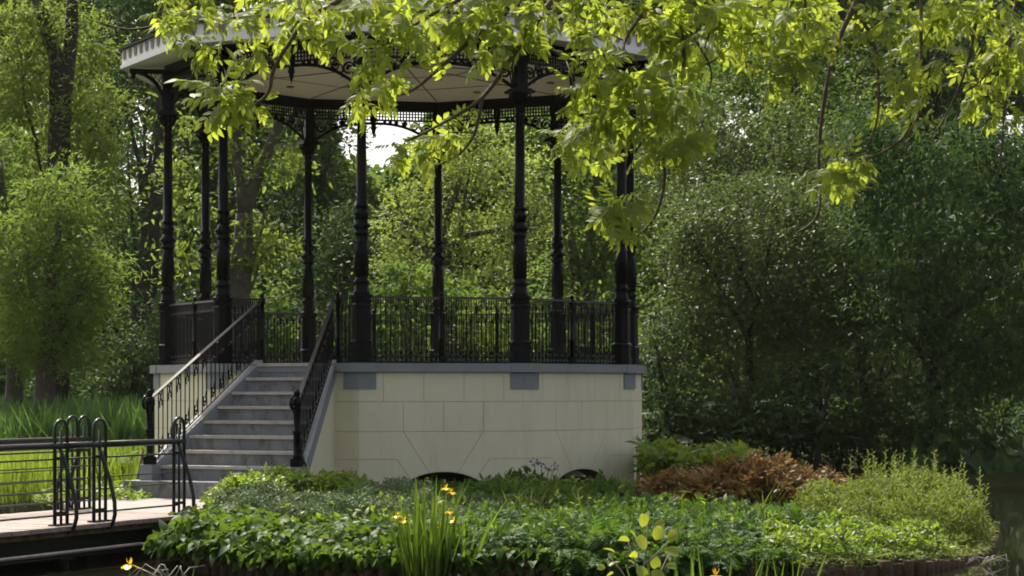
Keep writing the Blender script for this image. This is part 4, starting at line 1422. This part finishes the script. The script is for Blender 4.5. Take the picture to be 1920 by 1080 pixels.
clusters = [  # px, py, radius px, depth, leaves
    (325, 65, 50, 9.6, 9), (380, 95, 55, 9.6, 10), (440, 40, 60, 9.7, 10), (470, 95, 55, 9.7, 9), (545, 60, 60, 9.8, 10), (430, 188, 78, 9.8, 22), (425, 180, 50, 9.75, 9), (485, 205, 40, 9.8, 6),
    (375, 30, 60, 9.6, 9), (620, 50, 75, 9.9, 12), (690, 100, 70, 10, 12), (670, 190, 55, 10, 10), (725, 150, 55, 10, 9), (690, 30, 75, 10, 12), (770, 50, 80, 10.1, 13), (795, 95, 55, 10.2, 9),
    (860, 60, 80, 10.3, 13), (920, 90, 75, 10.4, 12), (900, 20, 80, 10.4, 12), (980, 60, 70, 10.4, 12), (800, 265, 62, 10.2, 12), (840, 255, 55, 10.2, 9), (750, 290, 50, 10.1, 7), (880, 215, 36, 10.3, 4),
    (1050, 40, 60, 10.4, 9), (1110, 70, 65, 10.5, 10), (1120, 130, 70, 10.5, 11), (1080, 185, 55, 10.6, 9), (1075, 260, 66, 10.6, 13), (1130, 230, 66, 10.6, 12), (1180, 160, 75, 10.6, 12), (1200, 225, 75, 10.6, 13), (1260, 270, 75, 10.6, 13),
    (1215, 300, 55, 10.6, 9), (1105, 310, 45, 10.6, 6), (1260, 190, 75, 10.6, 12), (1290, 100, 80, 10.7, 13), (1230, 60, 75, 10.7, 12), (1340, 50, 75, 10.8, 11), (1155, 400, 66, 10.4, 22), (1158, 425, 50, 10.4, 12), (1190, 25, 70, 10.6, 10),
    (1400, 30, 70, 10.9, 10), (1410, 80, 45, 10.9, 6), (1470, 60, 70, 10.9, 11), (1480, 125, 70, 10.9, 14), (1460, 165, 45, 10.9, 7), (1530, 40, 60, 11, 8), (1560, 90, 40, 11, 4), (1600, 40, 60, 11.1, 8), (1570, 325, 60, 10.8, 12), (1620, 310, 46, 10.8, 8), (1590, 360, 40, 10.8, 6),
    (1690, 170, 60, 11, 11), (1660, 210, 45, 11, 7), (1720, 225, 50, 11, 8), (1670, 40, 65, 11.1, 9), (1730, 60, 70, 11.2, 11), (1760, 130, 60, 11.1, 8), (1800, 50, 70, 11.2, 10), (1830, 130, 65, 11.2, 10), (1850, 190, 60, 11.2, 9), (1890, 80, 65, 11.3, 10),
    (1880, 220, 55, 11.3, 8), (1910, 150, 60, 11.3, 9), (1940, 60, 70, 11.4, 10), (1860, 20, 70, 11.3, 10), (300, 25, 50, 9.6, 8), (345, -10, 60, 9.6, 8), (505, 10, 60, 9.8, 9), (565, 15, 60, 9.8, 9), (640, 0, 65, 9.9, 10), (740, -5, 65, 10, 10), (830, 0, 70, 10.2, 10),
    (1000, 0, 60, 10.4, 9), (1100, 10, 60, 10.5, 9), (1290, 10, 60, 10.7, 9), (1400, 110, 45, 10.9, 6), (1500, 0, 60, 10.9, 9), (1640, 90, 45, 11, 6), (1700, 110, 45, 11.1, 7), (1780, 20, 60, 11.2, 9),
]
parts = []
allQ = [q for Q in main for q in Q]
for (px, py, rp, Y, nl) in clusters:
    k = Y / F
    c = np.array(W(px, py, Y + RNG.uniform(-0.35, 0.35)))
    # twig from the nearest bough to the middle of the spray
    near = min(allQ, key=lambda q: (q - Vector(c)).length)
    cv = Vector(c)
    twg = MB()
    twg.tube([tuple(near - Vector(AX)), tuple((near + cv) / 2 + Vector((0, 0, 0.03)) - Vector(AX)), tuple(cv - Vector(AX))], [0.004, 0.0035, 0.0025], 5)
    obj('twig', twg, M['twig'], AT)
    nl = int(nl * 1.35)
    gi = (np.arange(nl) + 0.5) / nl
    ga_ = np.arange(nl) * 2.39996 + RNG.random() * 6.28
    d = np.stack([np.cos(ga_) * np.sqrt(1 - (1 - 2 * gi) ** 2), np.sin(ga_) * np.sqrt(1 - (1 - 2 * gi) ** 2), 0.85 * (1 - 2 * gi)], 1) + RNG.normal(size=(nl, 3)) * 0.28
    d[:, 2] -= 0.22
    d = unit(d)
    ln = rp * k * 0.71 * (0.75 + 0.5 * RNG.random(nl))
    st_ = c + RNG.normal(size=(nl, 3)) * rp * k * 0.22 + np.array([0, 0, rp * k * 0.15])
    nn = unit(np.array([0, -0.55, 0.75]) + RNG.normal(size=(nl, 3)) * 0.45)
    for ti in range(4):
        sel = np.arange(nl) % 4 == ti
        if sel.any():
            V_, F_ = inst(T_ASH[ti], st_[sel] - AX, d[sel], nn[sel], ln[sel])
            parts.append((V_, F_))
# leaves of the same boughs higher up, out of sight of the photograph
for i in range(60):
    c = np.array([RNG.uniform(-1.5, 4.5), RNG.uniform(10, 13), RNG.uniform(4.0, 6.5)])
    nl = 10
    d = unit(RNG.normal(size=(nl, 3)) - np.array([0, 0, 0.3]))
    V_, F_ = inst(T_ASH[i % 4], c + RNG.normal(size=(nl, 3)) * 0.1 - AX, d, unit(np.array([0, 0, 1.0]) + RNG.normal(size=(nl, 3)) * 0.5), 0.2 * np.ones(nl))
    parts.append((V_, F_))
link('crown', npmesh('crown', *merge(parts)), M['ash'], AT)


# ================================================================== planting on the island
def cover(name, label, cat, poly, n_, H, T, size, mat, up=0.4, hvar=0.35, ns=1.2, kind='stuff', width=None, spread=0.8, lo=0.25, zfun=isle_z, mound=0.0):
    P = np.array(poly)
    lo_, hi_ = P.min(0), P.max(0)
    pts = np.zeros((0, 2))
    while len(pts) < n_:
        q = lo_ + (hi_ - lo_) * RNG.random((n_, 2))
        pts = np.concatenate([pts, q[in_poly(q, poly)]])
    pts = pts[:n_]
    x, y = pts[:, 0], pts[:, 1]
    ph = RNG.random(4) * 6
    hgt = H * (1 - hvar + hvar * (0.5 + 0.25 * np.sin(x * 3.1 * ns + ph[0]) + 0.25 * np.sin(y * 2.7 * ns + ph[1]) + 0.3 * np.sin(x * 7.3 * ns + y * 5.1 * ns + ph[2]) * np.sin(y * 6.7 * ns - x * 2.9 + ph[3])))
    if mound:                       # single plants: each a low dome of its own size and height
        area = 0.5 * abs(sum(P[i - 1][0] * P[i][1] - P[i][0] * P[i - 1][1] for i in range(len(P))))
        nm = max(3, int(area / (mound * mound * 1.5)))
        mc = pts[RNG.integers(0, n_, nm)]
        mr = mound * (0.7 + 0.7 * RNG.random(nm))
        mh = 0.7 + 0.6 * RNG.random(nm)
        q = 1 - ((x[:, None] - mc[None, :, 0]) ** 2 + (y[:, None] - mc[None, :, 1]) ** 2) / mr[None, :] ** 2
        hgt = H * (0.3 + 0.85 * np.max(np.sqrt(np.clip(q, 0, 1)) * mh[None, :], axis=1))
    z = zfun(x, y) + hgt * (lo + (1 - lo) * RNG.random(n_) ** 0.5)
    pos = np.stack([x, y, z], 1) + RNG.normal(size=(n_, 3)) * size * 0.15
    d = unit(np.stack([RNG.normal(size=n_), RNG.normal(size=n_), up + 0.5 * RNG.normal(size=n_)], 1))
    nn = unit(RNG.normal(size=(n_, 3)) * 0.5 + np.array([0, -0.15, 1.0]))
    V_, F_ = inst(T, pos, d, nn, size * (0.65 + 0.7 * RNG.random(n_)))
    o = link(name, npmesh(name, V_, F_), mat)
    return tag(o, label, cat, kind=kind)


cover('geranium_bed', 'yellow-green leafy bed along the foot of the steps', 'bed', [(-3.45, 23.9), (-3.2, 25.6), (-1.9, 26.0), (-1.35, 26.8), (-1.2, 25.3), (-2.0, 24.7)], 9000, 0.31, T_PALM, 0.085, M['gc_yellow'], mound=0.4)
cover('catmint_bed', 'grey-green catmint in front of the bed by the steps', 'bed', [(-3.3, 23.0), (-3.35, 24.0), (-2.0, 24.8), (-0.9, 25.0), (-0.9, 23.4), (-1.9, 22.6)], 14000, 0.32, T_LEAF, 0.05, M['gc_grey'], up=0.9, mound=0.3)
cover('broad_leaf_bed', 'bright broad heart-shaped leaves spilling over the left shore', 'bed', [(-3.45, 20.6), (-3.5, 22.9), (-2.0, 22.7), (-0.8, 21.6), (-0.5, 18.85), (-2.2, 19.2), (-2.95, 20.1)], 7000, 0.27, T_HEART, 0.112, M['gc_heart'], up=-0.4, mound=0.45)
cover('broad_leaf_skirt', 'broad leaves hanging down to the water below the left bed', 'bed', [(-3.5, 20.4), (-3.25, 21.2), (-2.9, 20.5), (-2.2, 19.55), (-1.2, 19.1), (0.6, 18.95), (0.6, 18.65), (-1.2, 18.78), (-2.3, 19.15), (-3.05, 20.0)], 2200, 0.22, T_HEART, 0.095, M['gc_heart'], up=-0.7, lo=0.0)
cover('fern_skirt', 'ferny leaves hanging over the timber edge in the middle of the shore', 'bed', [(0.4, 19.15), (1.7, 19.25), (2.5, 19.5), (2.55, 19.2), (1.7, 18.75), (0.4, 18.6)], 1700, 0.2, T_FERN, 0.12, M['gc_green'], up=-0.5, lo=-0.4)
cover('spurge_bed', 'soft grey spurge patch in the middle of the planting', 'bed', [(-1.1, 22.0), (-1.0, 25.0), (0.2, 25.0), (0.6, 23.4), (0.1, 21.8)], 8000, 0.22, T_SLIM, 0.07, M['gc_grey'], up=1.0, mound=0.28)
cover('astilbe_bed', 'deep green ferny planting in front of the cream plinth', 'bed', [(-0.9, 24.6), (-0.4, 25.4), (-0.3, 26.1), (0.3, 26.0), (1.5, 25.2), (1.55, 24.3), (3.0, 23.0), (2.8, 22.2), (0.9, 21.8), (0.0, 24.4)], 7500, 0.21, T_FERN, 0.12, M['gc_green'], up=0.5, mound=0.42)
cover('low_fern_bed', 'short ferny plants below the arched openings', 'bed', [(-1.5, 25.3), (-1.4, 26.9), (-0.2, 27.15), (1.9, 26.9), (1.8, 25.2), (1.4, 25.2), (0.3, 25.9), (-0.3, 26.0), (-0.3, 25.4), (-1.0, 24.8)], 3600, 0.12, T_FERN, 0.09, M['gc_green'], up=0.5)
cover('fern_bed', 'low ferny green planting along the middle of the shore', 'bed', [(-0.6, 18.95), (-0.9, 21.8), (0.9, 22.4), (2.9, 22.8), (3.1, 21.0), (2.4, 19.3), (0.9, 18.95)], 10000, 0.25, T_FERN, 0.12, M['gc_green'], up=0.35, mound=0.4)
cover('plume_plant_bed', 'blue-green leafy band below the bronze plants', 'bed', [(1.4, 23.5), (1.5, 24.3), (3.4, 24.1), (3.6, 23.0), (2.4, 22.9)], 2600, 0.16, T_LEAF, 0.08, M['gc_grey'], up=0.5)
cover('golden_bed', 'golden-green leafy plants right of the plinth behind the bronze ones', 'bed', [(1.7, 27.6), (1.75, 29.6), (3.2, 29.6), (3.1, 27.8)], 2600, 0.62, T_LEAF, 0.16, M['gc_yellow'], up=0.5)
cover('meadow_bed', 'pale airy meadow plants on the right tip of the island', 'bed', [(2.9, 22.6), (3.3, 23.9), (4.1, 24.4), (4.3, 26.0), (5.3, 26.3), (5.45, 24.7), (5.05, 23.1), (4.4, 21.7), (3.6, 20.9)], 26000, 0.42, T_SLIM, 0.065, M['gc_meadow'], up=1.2, mound=0.35)
cover('meadow_shore', 'low yellow-green plants along the right shore', 'bed', [(2.3, 19.35), (2.6, 22.6), (3.7, 21.3), (4.6, 22.2), (4.5, 21.5), (3.85, 20.3), (3.0, 19.5)], 6500, 0.28, T_LEAF, 0.07, M['gc_yellow'], up=0.6, mound=0.32)
ring_o = [tuple(c0 + (np.array(p) - c0) * 1.012) for p in ISLE[2:15]]
ring_i = [tuple(c0 + (np.array(p) - c0) * 0.93) for p in ISLE[2:15]]
cover('shore_moss', 'low creeping plants along the timber edge of the island', 'ground cover', ring_o + ring_i[::-1], 9000, 0.10, T_LEAF, 0.055, M['gc_meadow'], up=0.1, lo=0.0, hvar=0.8)
cover('back_bed', 'green planting around the back of the plinth', 'bed', [(-6.0, 29), (-6.2, 33), (-4, 36), (0, 36.5), (2.2, 35.4), (2.2, 32.6), (0, 34.9), (-4, 34), (-5.6, 31.5), (-5.4, 29)], 5000, 0.4, T_LEAF, 0.18, M['gc_green'])

cover('undergrowth', 'dark leafy undergrowth along the far water edge', 'undergrowth', [(-5, 38.4), (-5, 46), (14, 46), (14, 40.6), (6.2, 40.4), (6.0, 38.2)], 9000, 1.2, T_LEAF, 0.26, M['lf_dark'], zfun=lambda x, y: np.maximum(land_z(x, y), 0.0))
tp_ = []
for i in range(26):
    tx, ty = RNG.uniform(-2.6, 3.2), RNG.uniform(19.4, 25.4)
    nt_ = 26
    aa_ = RNG.random(nt_) * 6.28
    tp_.append(inst(T_BLADE, np.stack([tx + RNG.normal(size=nt_) * 0.05, ty + RNG.normal(size=nt_) * 0.05, np.full(nt_, float(isle_z(tx, ty)))], 1),
                    np.stack([np.cos(aa_) * 0.35, np.sin(aa_) * 0.35, np.ones(nt_)], 1), np.stack([-np.cos(aa_), -np.sin(aa_), np.full(nt_, 0.6)], 1), RNG.uniform(0.3, 0.55, nt_), RNG.uniform(0.2, 0.3, nt_)))
o = link('grass_tufts', npmesh('grass_tufts', *merge(tp_)), M['gc_meadow'])
tag(o, 'thin grass tufts coming up between the garden plants', 'grass', kind='stuff')
cover('pale_leaf_patches', 'scattered paler leaves mixed into the green planting', 'plants', [(-2.6, 20.0), (-2.4, 24.5), (0, 25.8), (1.4, 25.8), (2.6, 23), (2.8, 20.6), (0.5, 19.2)], 800, 0.36, T_LEAF, 0.09, M['gc_yellow'], up=0.7, lo=0.6)
# tall meadow stems rising from the tip
def stems(name, label, cat, spots, mat, hmin, hmax, leaf, nlv, T=T_SLIM, group=None, kind=None, zf=isle_z):
    V, Fc = [], []
    for (x, y) in spots:
        h = RNG.uniform(hmin, hmax)
        z0 = float(zf(x, y))
        lean = RNG.normal(size=2) * 0.08 * h
        t = np.linspace(0.15, 1, nlv)
        pos = np.stack([x + lean[0] * t, y + lean[1] * t, z0 + h * t], 1)
        a = np.arange(nlv) * 2.4 + RNG.random() * 6
        up = 0.35 + 0.9 * t
        d = np.stack([np.cos(a), np.sin(a), up], 1)
        V_, F_ = inst(T, pos, d, np.stack([-np.cos(a) * 0.4, -np.sin(a) * 0.4, np.ones(nlv)], 1), leaf * (1.1 - 0.6 * t))
        V.append((V_, F_))
        sv = np.array([(x - 0.004, y, z0), (x + 0.004, y, z0), (x + lean[0] + 0.002, y + lean[1], z0 + h), (x + lean[0] - 0.002, y + lean[1], z0 + h)])
        V.append((sv, np.array([(0, 1, 2, 3)])))
    return merge(V)


sp = [(RNG.uniform(4.0, 5.3), RNG.uniform(23.6, 25.8)) for _ in range(80)]
V_, F_ = stems('', '', '', sp, None, 0.45, 0.78, 0.11, 22)
o = link('meadow_stems', npmesh('meadow_stems', V_, F_), M['gc_meadow'])
tag(o, 'tall leafy stems standing above the meadow plants on the right tip', 'plants', kind='stuff')

# bronze shrubs: each a plant of its own
for i, (px, Y, hpx, wpx, lab) in enumerate([(1262, 25.2, 893, 56, 'small bronze plant touching the right end of the plinth'), (1345, 25.0, 884, 80, 'bronze shrub beside the golden-green plants'),
                                            (1430, 25.0, 864, 90, 'tallest rusty orange shrub in the middle of the bronze group'), (1530, 25.0, 888, 62, 'bronze shrub at the right end of the group'),
                                            (1635, 24.8, 912, 42, 'low bronze plant standing apart among the meadow plants')]):
    x, _, zt = W(px, hpx, Y)
    zg = float(isle_z(x, Y))
    H = zt - zg
    w_ = wpx * Y / F
    e = thing('bronze_shrub', lab, 'shrub', (x, Y, zg), 0, 'bronze leaved shrubs')
    n_ = int(2400 * w_ / 0.45)
    d = rand_dirs(n_)
    d[:, 2] = np.abs(d[:, 2])
    rr = 0.55 + 0.45 * RNG.random(n_)
    lump = 1 + 0.16 * np.sin(d[:, 0] * 7 + i) * np.sin(d[:, 1] * 6 + 2 * i) + 0.1 * np.sin(d[:, 0] * 15 + d[:, 2] * 11)
    pos = d * (rr * lump)[:, None] * np.array([w_ * 1.3, w_ * 1.3, H - 0.04])
    V_, F_ = inst(T_PALM, pos, unit(d + RNG.normal(size=(n_, 3)) * 0.5 + np.array([0, 0, 0.3])), unit(d * 0.6 + np.array([0, 0, 0.8]) + RNG.normal(size=(n_, 3)) * 0.4), 0.10 * (0.7 + 0.6 * RNG.random(n_)))
    link('crown', npmesh('crown', V_, F_), M['gc_bronze'], e)
    m = MB()
    for j in range(6):
        a = j * 1.05
        m.tube([(0, 0, -0.02), (0.3 * w_ * math.cos(a), 0.3 * w_ * math.sin(a), H * 0.4), (0.6 * w_ * math.cos(a), 0.6 * w_ * math.sin(a), H * 0.75)], [0.012, 0.009, 0.004], 5)
    obj('stem', m, M['twig'], e)


def blades(spots_n, poly, h0, h1, wid, T, zf, lean=0.25):
    P = np.array(poly)
    lo_, hi_ = P.min(0), P.max(0)
    pts = np.zeros((0, 2))
    while len(pts) < spots_n:
        q = lo_ + (hi_ - lo_) * RNG.random((spots_n, 2))
        pts = np.concatenate([pts, q[in_poly(q, poly)]])
    pts = pts[:spots_n]
    h = RNG.uniform(h0, h1, spots_n)
    pos = np.stack([pts[:, 0], pts[:, 1], zf(pts[:, 0], pts[:, 1]) - 0.03], 1)
    d = unit(np.stack([RNG.normal(size=spots_n) * lean, RNG.normal(size=spots_n) * lean, np.ones(spots_n)], 1))
    a = RNG.random(spots_n) * 6.28
    nn = np.stack([np.cos(a), np.sin(a), np.full(spots_n, 0.5)], 1)
    return inst(T, pos, d, nn, h, h * wid)


lz = lambda x, y: np.maximum(land_z(np.asarray(x, float), np.asarray(y, float)), -0.02)
V_, F_ = blades(6500, [(-13, 40.0), (-13, 46), (-6.6, 46), (-6.4, 40.0)], 0.95, 1.45, 0.7, T_BLADE, lz, 0.3)
o = link('reeds', npmesh('reeds', V_, F_), M['blade_dark'])
tag(o, 'tall dark green reed bed behind the footbridge on the left', 'reeds', kind='stuff')
V_, F_ = blades(9000, [(-10.5, 28.5), (-11, 36.5), (-5.6, 36.5), (-5.1, 28.5), (-6.5, 27)], 0.45, 0.78, 0.55, T_BLADE_UP, lambda x, y: np.maximum(lz(x, y), 0.1), 0.16)
o = link('grass', npmesh('grass', V_, F_), M['blade_bright'])
tag(o, 'sunlit yellow-green sedge between the footbridge and the reeds', 'grass', kind='stuff')
cover('bank_weeds', 'low leafy weeds beside the left foot of the steps', 'weeds', [(-6.0, 26.6), (-6.2, 29.5), (-4.9, 29.0), (-4.3, 26.6), (-4.6, 25.6)], 2600, 0.32, T_LEAF, 0.10, M['gc_yellow'], zfun=lambda x, y: np.full(np.shape(x), 0.2))
o = tag(obj('stake', (lambda b: (b.tube([(0, 0, -0.2), (0.01, 0, 0.28), (0.06, 0.02, 0.62)], 0.02, 7), b)[1])(MB()), M['twig'], None, W(259, 912, 27.5)[:2] + (0.35,)), 'leaning dark stake among the weeds left of the steps', 'stake')


# iris clumps and flowers
def flower(m, c, s=1.0):
    out = []
    for k in range(3):
        a = k * 2.094 + RNG.random()
        out.append(inst(T_ROUND, np.array([c]), np.array([[math.cos(a), math.sin(a), -0.35]]), np.array([[0, 0, 1.0]]), np.array([0.075 * s])))
        out.append(inst(T_LEAF, np.array([c]), np.array([[math.cos(a + 1), math.sin(a + 1), 1.2]]), np.array([[math.cos(a + 1), math.sin(a + 1), -0.5]]), np.array([0.055 * s])))
    return out


def iris(label, x, y, z0, n_, h0, h1, rad_, flowers=(), lean=0.12, wid=0.9, group='yellow iris clumps'):
    e = thing('iris_clump', label, 'iris', (x, y, z0), 0, group)
    r = rad_ * np.sqrt(RNG.random(n_))
    a = RNG.random(n_) * 6.28
    pos = np.stack([r * np.cos(a), r * np.sin(a), np.full(n_, -0.05)], 1)
    h = RNG.uniform(h0, h1, n_)
    d = np.stack([pos[:, 0] / max(rad_, 0.01) * lean + RNG.normal(size=n_) * 0.06, pos[:, 1] / max(rad_, 0.01) * lean, np.ones(n_)], 1)
    aa = RNG.random(n_) * 6.28
    nn = np.stack([np.cos(aa), np.sin(aa), np.full(n_, 0.2)], 1)
    bend = RNG.random(n_) < 0.25
    p1 = inst(T_BLADE_UP, pos[~bend], d[~bend], nn[~bend], h[~bend], h[~bend] * wid) if (~bend).any() else None
    p2 = inst(T_BLADE, pos[bend], d[bend], nn[bend], h[bend], h[bend] * wid) if bend.any() else None
    link('leaves', npmesh('leaves', *merge([p for p in (p1, p2) if p])), M['blade_iris'], e)
    for (fx, fy, fz) in flowers:
        m = MB()
        b_ = (0.3 * (fx - x), 0.3 * (fy - y), 0)
        m.tube([b_, ((fx - x) * 0.8, (fy - y) * 0.8, (fz - z0) * 0.6), (fx - x, fy - y, fz - z0)], [0.006, 0.005, 0.003], 5)
        st_ = obj('stalk', m, M['blade_iris'], e)
        link('flower', npmesh('flower', *merge(flower(None, (fx - x, fy - y, fz - z0), 0.55 if y < 10 else 0.7))), M['yellow'], st_)
    return e


def fl(px, py, Y):
    return W(px, py, Y)


x, y, _ = W(800, 1070, 18.6)
iris('tall iris clump with yellow flowers standing at the middle of the shore', x - 0.02, 18.7, -0.02, 85, 0.6, 1.06, 0.17,
     [fl(745, 966, 18.6), fl(836, 914, 18.7), fl(846, 922, 18.65), fl(842, 958, 18.6), fl(758, 975, 18.6), fl(850, 975, 18.7)], lean=0.16, wid=0.62)
x, y, _ = W(845, 1060, 18.9)
iris('thin iris leaves leaning right beside the tall iris clump', x + 0.05, 18.9, 0.05, 26, 0.5, 0.85, 0.1, [], lean=0.35)
# near bank, bottom edge of the picture
nb_z = 0.25
def near(px, Y):
    return (px - HX) / F * Y
iris('yellow flag iris in bloom at the bottom left edge', near(243, 8.4), 8.4, 0.3, 4, 0.5, 0.68, 0.06, [fl(243, 1058, 8.4)], wid=0.7)
iris('few iris blades at the bottom left of the view', near(180, 8.2), 8.2, 0.3, 5, 0.72, 0.80, 0.1, [], wid=0.6)
iris('single pale iris blades in front of the broad leaves at the bottom left', near(322, 8.2), 8.2, 0.3, 4, 0.74, 0.84, 0.05, [], wid=0.7)
iris('iris blades with an orange bud at the bottom right of the alder sprig', near(1335, 8.0), 8.0, 0.3, 24, 0.74, 0.93, 0.17, [fl(1342, 1078, 7.95)], wid=0.75)
iris('slim iris blades right of the alder sprig along the bottom edge', near(1420, 8.3), 8.3, 0.3, 14, 0.74, 0.9, 0.16, [], wid=0.55)
iris('thin blades left of the alder sprig along the bottom edge', near(1120, 8.3), 8.3, 0.3, 6, 0.6, 0.75, 0.1, [], wid=0.5)
iris('short blades below the middle iris clump', near(930, 8.4), 8.4, 0.3, 5, 0.55, 0.66, 0.14, [], wid=0.5)

# alder sprig
e = thing('alder_sapling', 'young alder sprig with round yellow-green leaves at the bottom edge', 'sapling', (near(1200, 8.0), 8.0, 0.28))
ax = np.array([near(1200, 8.0), 8.0, 0.28])
m = MB()
sprig = [([(1195, 1250), (1205, 1080), (1213, 1010), (1214, 970)], 0), ([(1203, 1090), (1185, 1040), (1175, 1005)], 0), ([(1208, 1060), (1235, 1035), (1262, 1005)], 0), ([(1200, 1130), (1165, 1070), (1140, 1040)], 0),
         ([(1204, 1110), (1240, 1070), (1258, 1030)], 0)]
for pts, _ in sprig:
    m.tube([tuple(np.array(W(p[0], p[1], 8.0)) - ax) for p in pts], [0.0045] + [0.0032] * (len(pts) - 2) + [0.002], 5)
obj('stem', m, M['driftwood'], e)
lv = [(1204, 988, 26, 0.2, 1), (1216, 968, 12, 0, 1), (1228, 985, 16, 1, 0.4), (1180, 1015, 20, -1, 0.4), (1228, 1012, 26, 0.5, 1), (1210, 1030, 26, -0.5, 1), (1252, 1010, 22, 0.6, 0.4), (1246, 1032, 26, 1, -0.1), (1226, 1042, 24, 0.2, -1), (1262, 1000, 12, 0.6, 1),
      (1152, 1036, 20, -1, 0.6), (1162, 1053, 20, -1, -0.2), (1150, 1075, 22, -0.6, -0.2), (1192, 1010, 16, -0.4, 0.8), (1195, 1045, 18, -0.6, 0.4), (1250, 1062, 18, 1, 0.1), (1135, 1066, 16, -1, 0.3), (1178, 1050, 20, 0.6, -0.3), (1196, 1062, 22, 0.3, -0.4), (1222, 1070, 24, 0.8, -0.6)]
P, D, NN, SS = [], [], [], []
for px, py, s, dx, dz in lv:
    P.append(np.array(W(px, py, 8.0 + random.uniform(-0.08, 0.08))) - ax)
    D.append((dx, random.uniform(-0.6, 0.3), dz))
    NN.append((random.uniform(-0.7, 0.7), random.choice((-1.2, -0.9, -0.9, 0.1)), random.uniform(0.1, 0.9)))
    SS.append(s * 8.0 / F * random.uniform(0.95, 1.3))
T_ALDER = leaf_t([0.02, 0.22, 0.36, 0.42, 0.36, 0.2, 0.1], [0, 0.12, 0.35, 0.6, 0.85, 1.0, 0.94], 0.3, 0.22)
link('leaves', npmesh('leaves', *inst(T_ALDER, np.array(P), np.array(D, float), np.array(NN, float), np.array(SS))), M['alder'], e)

# comfrey with purple flowers by the plinth
x, y, zt = W(1012, 868, 26.6)
zg = float(isle_z(x, y))
e = thing('comfrey', 'comfrey with dusky purple flower heads in front of the plinth', 'plant', (x, y, zg))
m, pf = MB(), []
for i, (px, py) in enumerate([(1002, 866), (1016, 868), (1030, 876), (1040, 874)]):
    q = np.array(W(px, py, 26.6 + 0.1 * (i % 2))) - np.array([x, y, zg])
    m.tube([(0.3 * q[0], 0, 0), (0.7 * q[0], 0, q[2] * 0.6), tuple(q)], [0.007, 0.006, 0.004], 5)
    d = rand_dirs(14)
    pf.append(inst(T_LEAF, q + d * 0.025, d - np.array([0, 0, 0.4]), rand_dirs(14), 0.045 * np.ones(14)))
obj('stem', m, M['blade_iris'], e)
link('blossom', npmesh('blossom', *merge(pf)), M['purple'], e)
n_ = 420
t = RNG.random(n_)
r_ = RNG.random(n_) ** 0.5
a_ = RNG.random(n_) * 6.28
pos = np.stack([-0.2 + 0.45 * r_ * np.cos(a_), 0.3 * r_ * np.sin(a_), 0.04 + 0.30 * t ** 0.5 * (1.05 - r_ ** 2)], 1)
link('leaves', npmesh('leaves', *inst(T_LEAF, pos, rand_dirs(n_, 0.3), rand_dirs(n_, 1), 0.10 * np.ones(n_))), M['gc_green'], e)

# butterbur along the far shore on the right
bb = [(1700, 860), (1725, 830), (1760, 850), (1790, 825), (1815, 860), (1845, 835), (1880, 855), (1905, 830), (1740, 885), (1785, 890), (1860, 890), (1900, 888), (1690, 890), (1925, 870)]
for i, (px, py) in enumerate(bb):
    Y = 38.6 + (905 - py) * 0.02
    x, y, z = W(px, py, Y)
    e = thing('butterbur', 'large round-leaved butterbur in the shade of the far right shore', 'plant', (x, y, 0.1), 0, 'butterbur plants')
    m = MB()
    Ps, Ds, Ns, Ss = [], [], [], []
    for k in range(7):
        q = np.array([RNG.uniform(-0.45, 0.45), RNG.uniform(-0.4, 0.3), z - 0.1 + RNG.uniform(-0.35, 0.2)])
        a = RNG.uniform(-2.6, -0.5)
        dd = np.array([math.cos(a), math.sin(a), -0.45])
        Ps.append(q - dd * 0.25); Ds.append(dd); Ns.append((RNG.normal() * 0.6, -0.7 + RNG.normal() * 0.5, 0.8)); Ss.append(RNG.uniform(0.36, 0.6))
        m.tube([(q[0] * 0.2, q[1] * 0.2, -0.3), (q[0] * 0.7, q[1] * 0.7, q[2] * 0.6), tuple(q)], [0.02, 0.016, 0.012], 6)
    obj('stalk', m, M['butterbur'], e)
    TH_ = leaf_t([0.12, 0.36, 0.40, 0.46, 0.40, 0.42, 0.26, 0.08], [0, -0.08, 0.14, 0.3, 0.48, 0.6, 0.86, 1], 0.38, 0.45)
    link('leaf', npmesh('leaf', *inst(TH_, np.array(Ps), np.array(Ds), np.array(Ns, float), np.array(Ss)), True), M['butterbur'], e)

# dead twigs lying in the water
for (px, py, Y, wv, lab) in [(330, 1074, 19.6, 0.55, 'tangle of bare twigs in the water below the left broad leaves'), (880, 1068, 18.4, 0.5, 'bare arching twigs at the foot of the iris clump'),
                             (1830, 1050, 21.2, 0.5, 'bleached dead twigs in the water by the right shore')]:
    x, y, _ = W(px, py, Y)
    e = MB()
    for j in range(9):
        a = random.uniform(0, 6.28)
        l_ = wv * random.uniform(0.4, 1.0)
        p0 = Vector((random.uniform(-0.15, 0.15), random.uniform(-0.15, 0.15), -0.03))
        d = Vector((math.cos(a) * l_, math.sin(a) * l_ * 0.6, 0))
        e.tube([p0, p0 + d * 0.35 + Vector((0, 0, random.uniform(0.06, 0.16))), p0 + d * 0.75 + Vector((0.05, 0, random.uniform(0.04, 0.16))), p0 + d + Vector((0, 0, -0.02))], [0.008, 0.007, 0.006, 0.004], 5)
    tag(obj('dead_branch', e, M['driftwood'], None, (x, y, 0.01)), lab, 'branch')
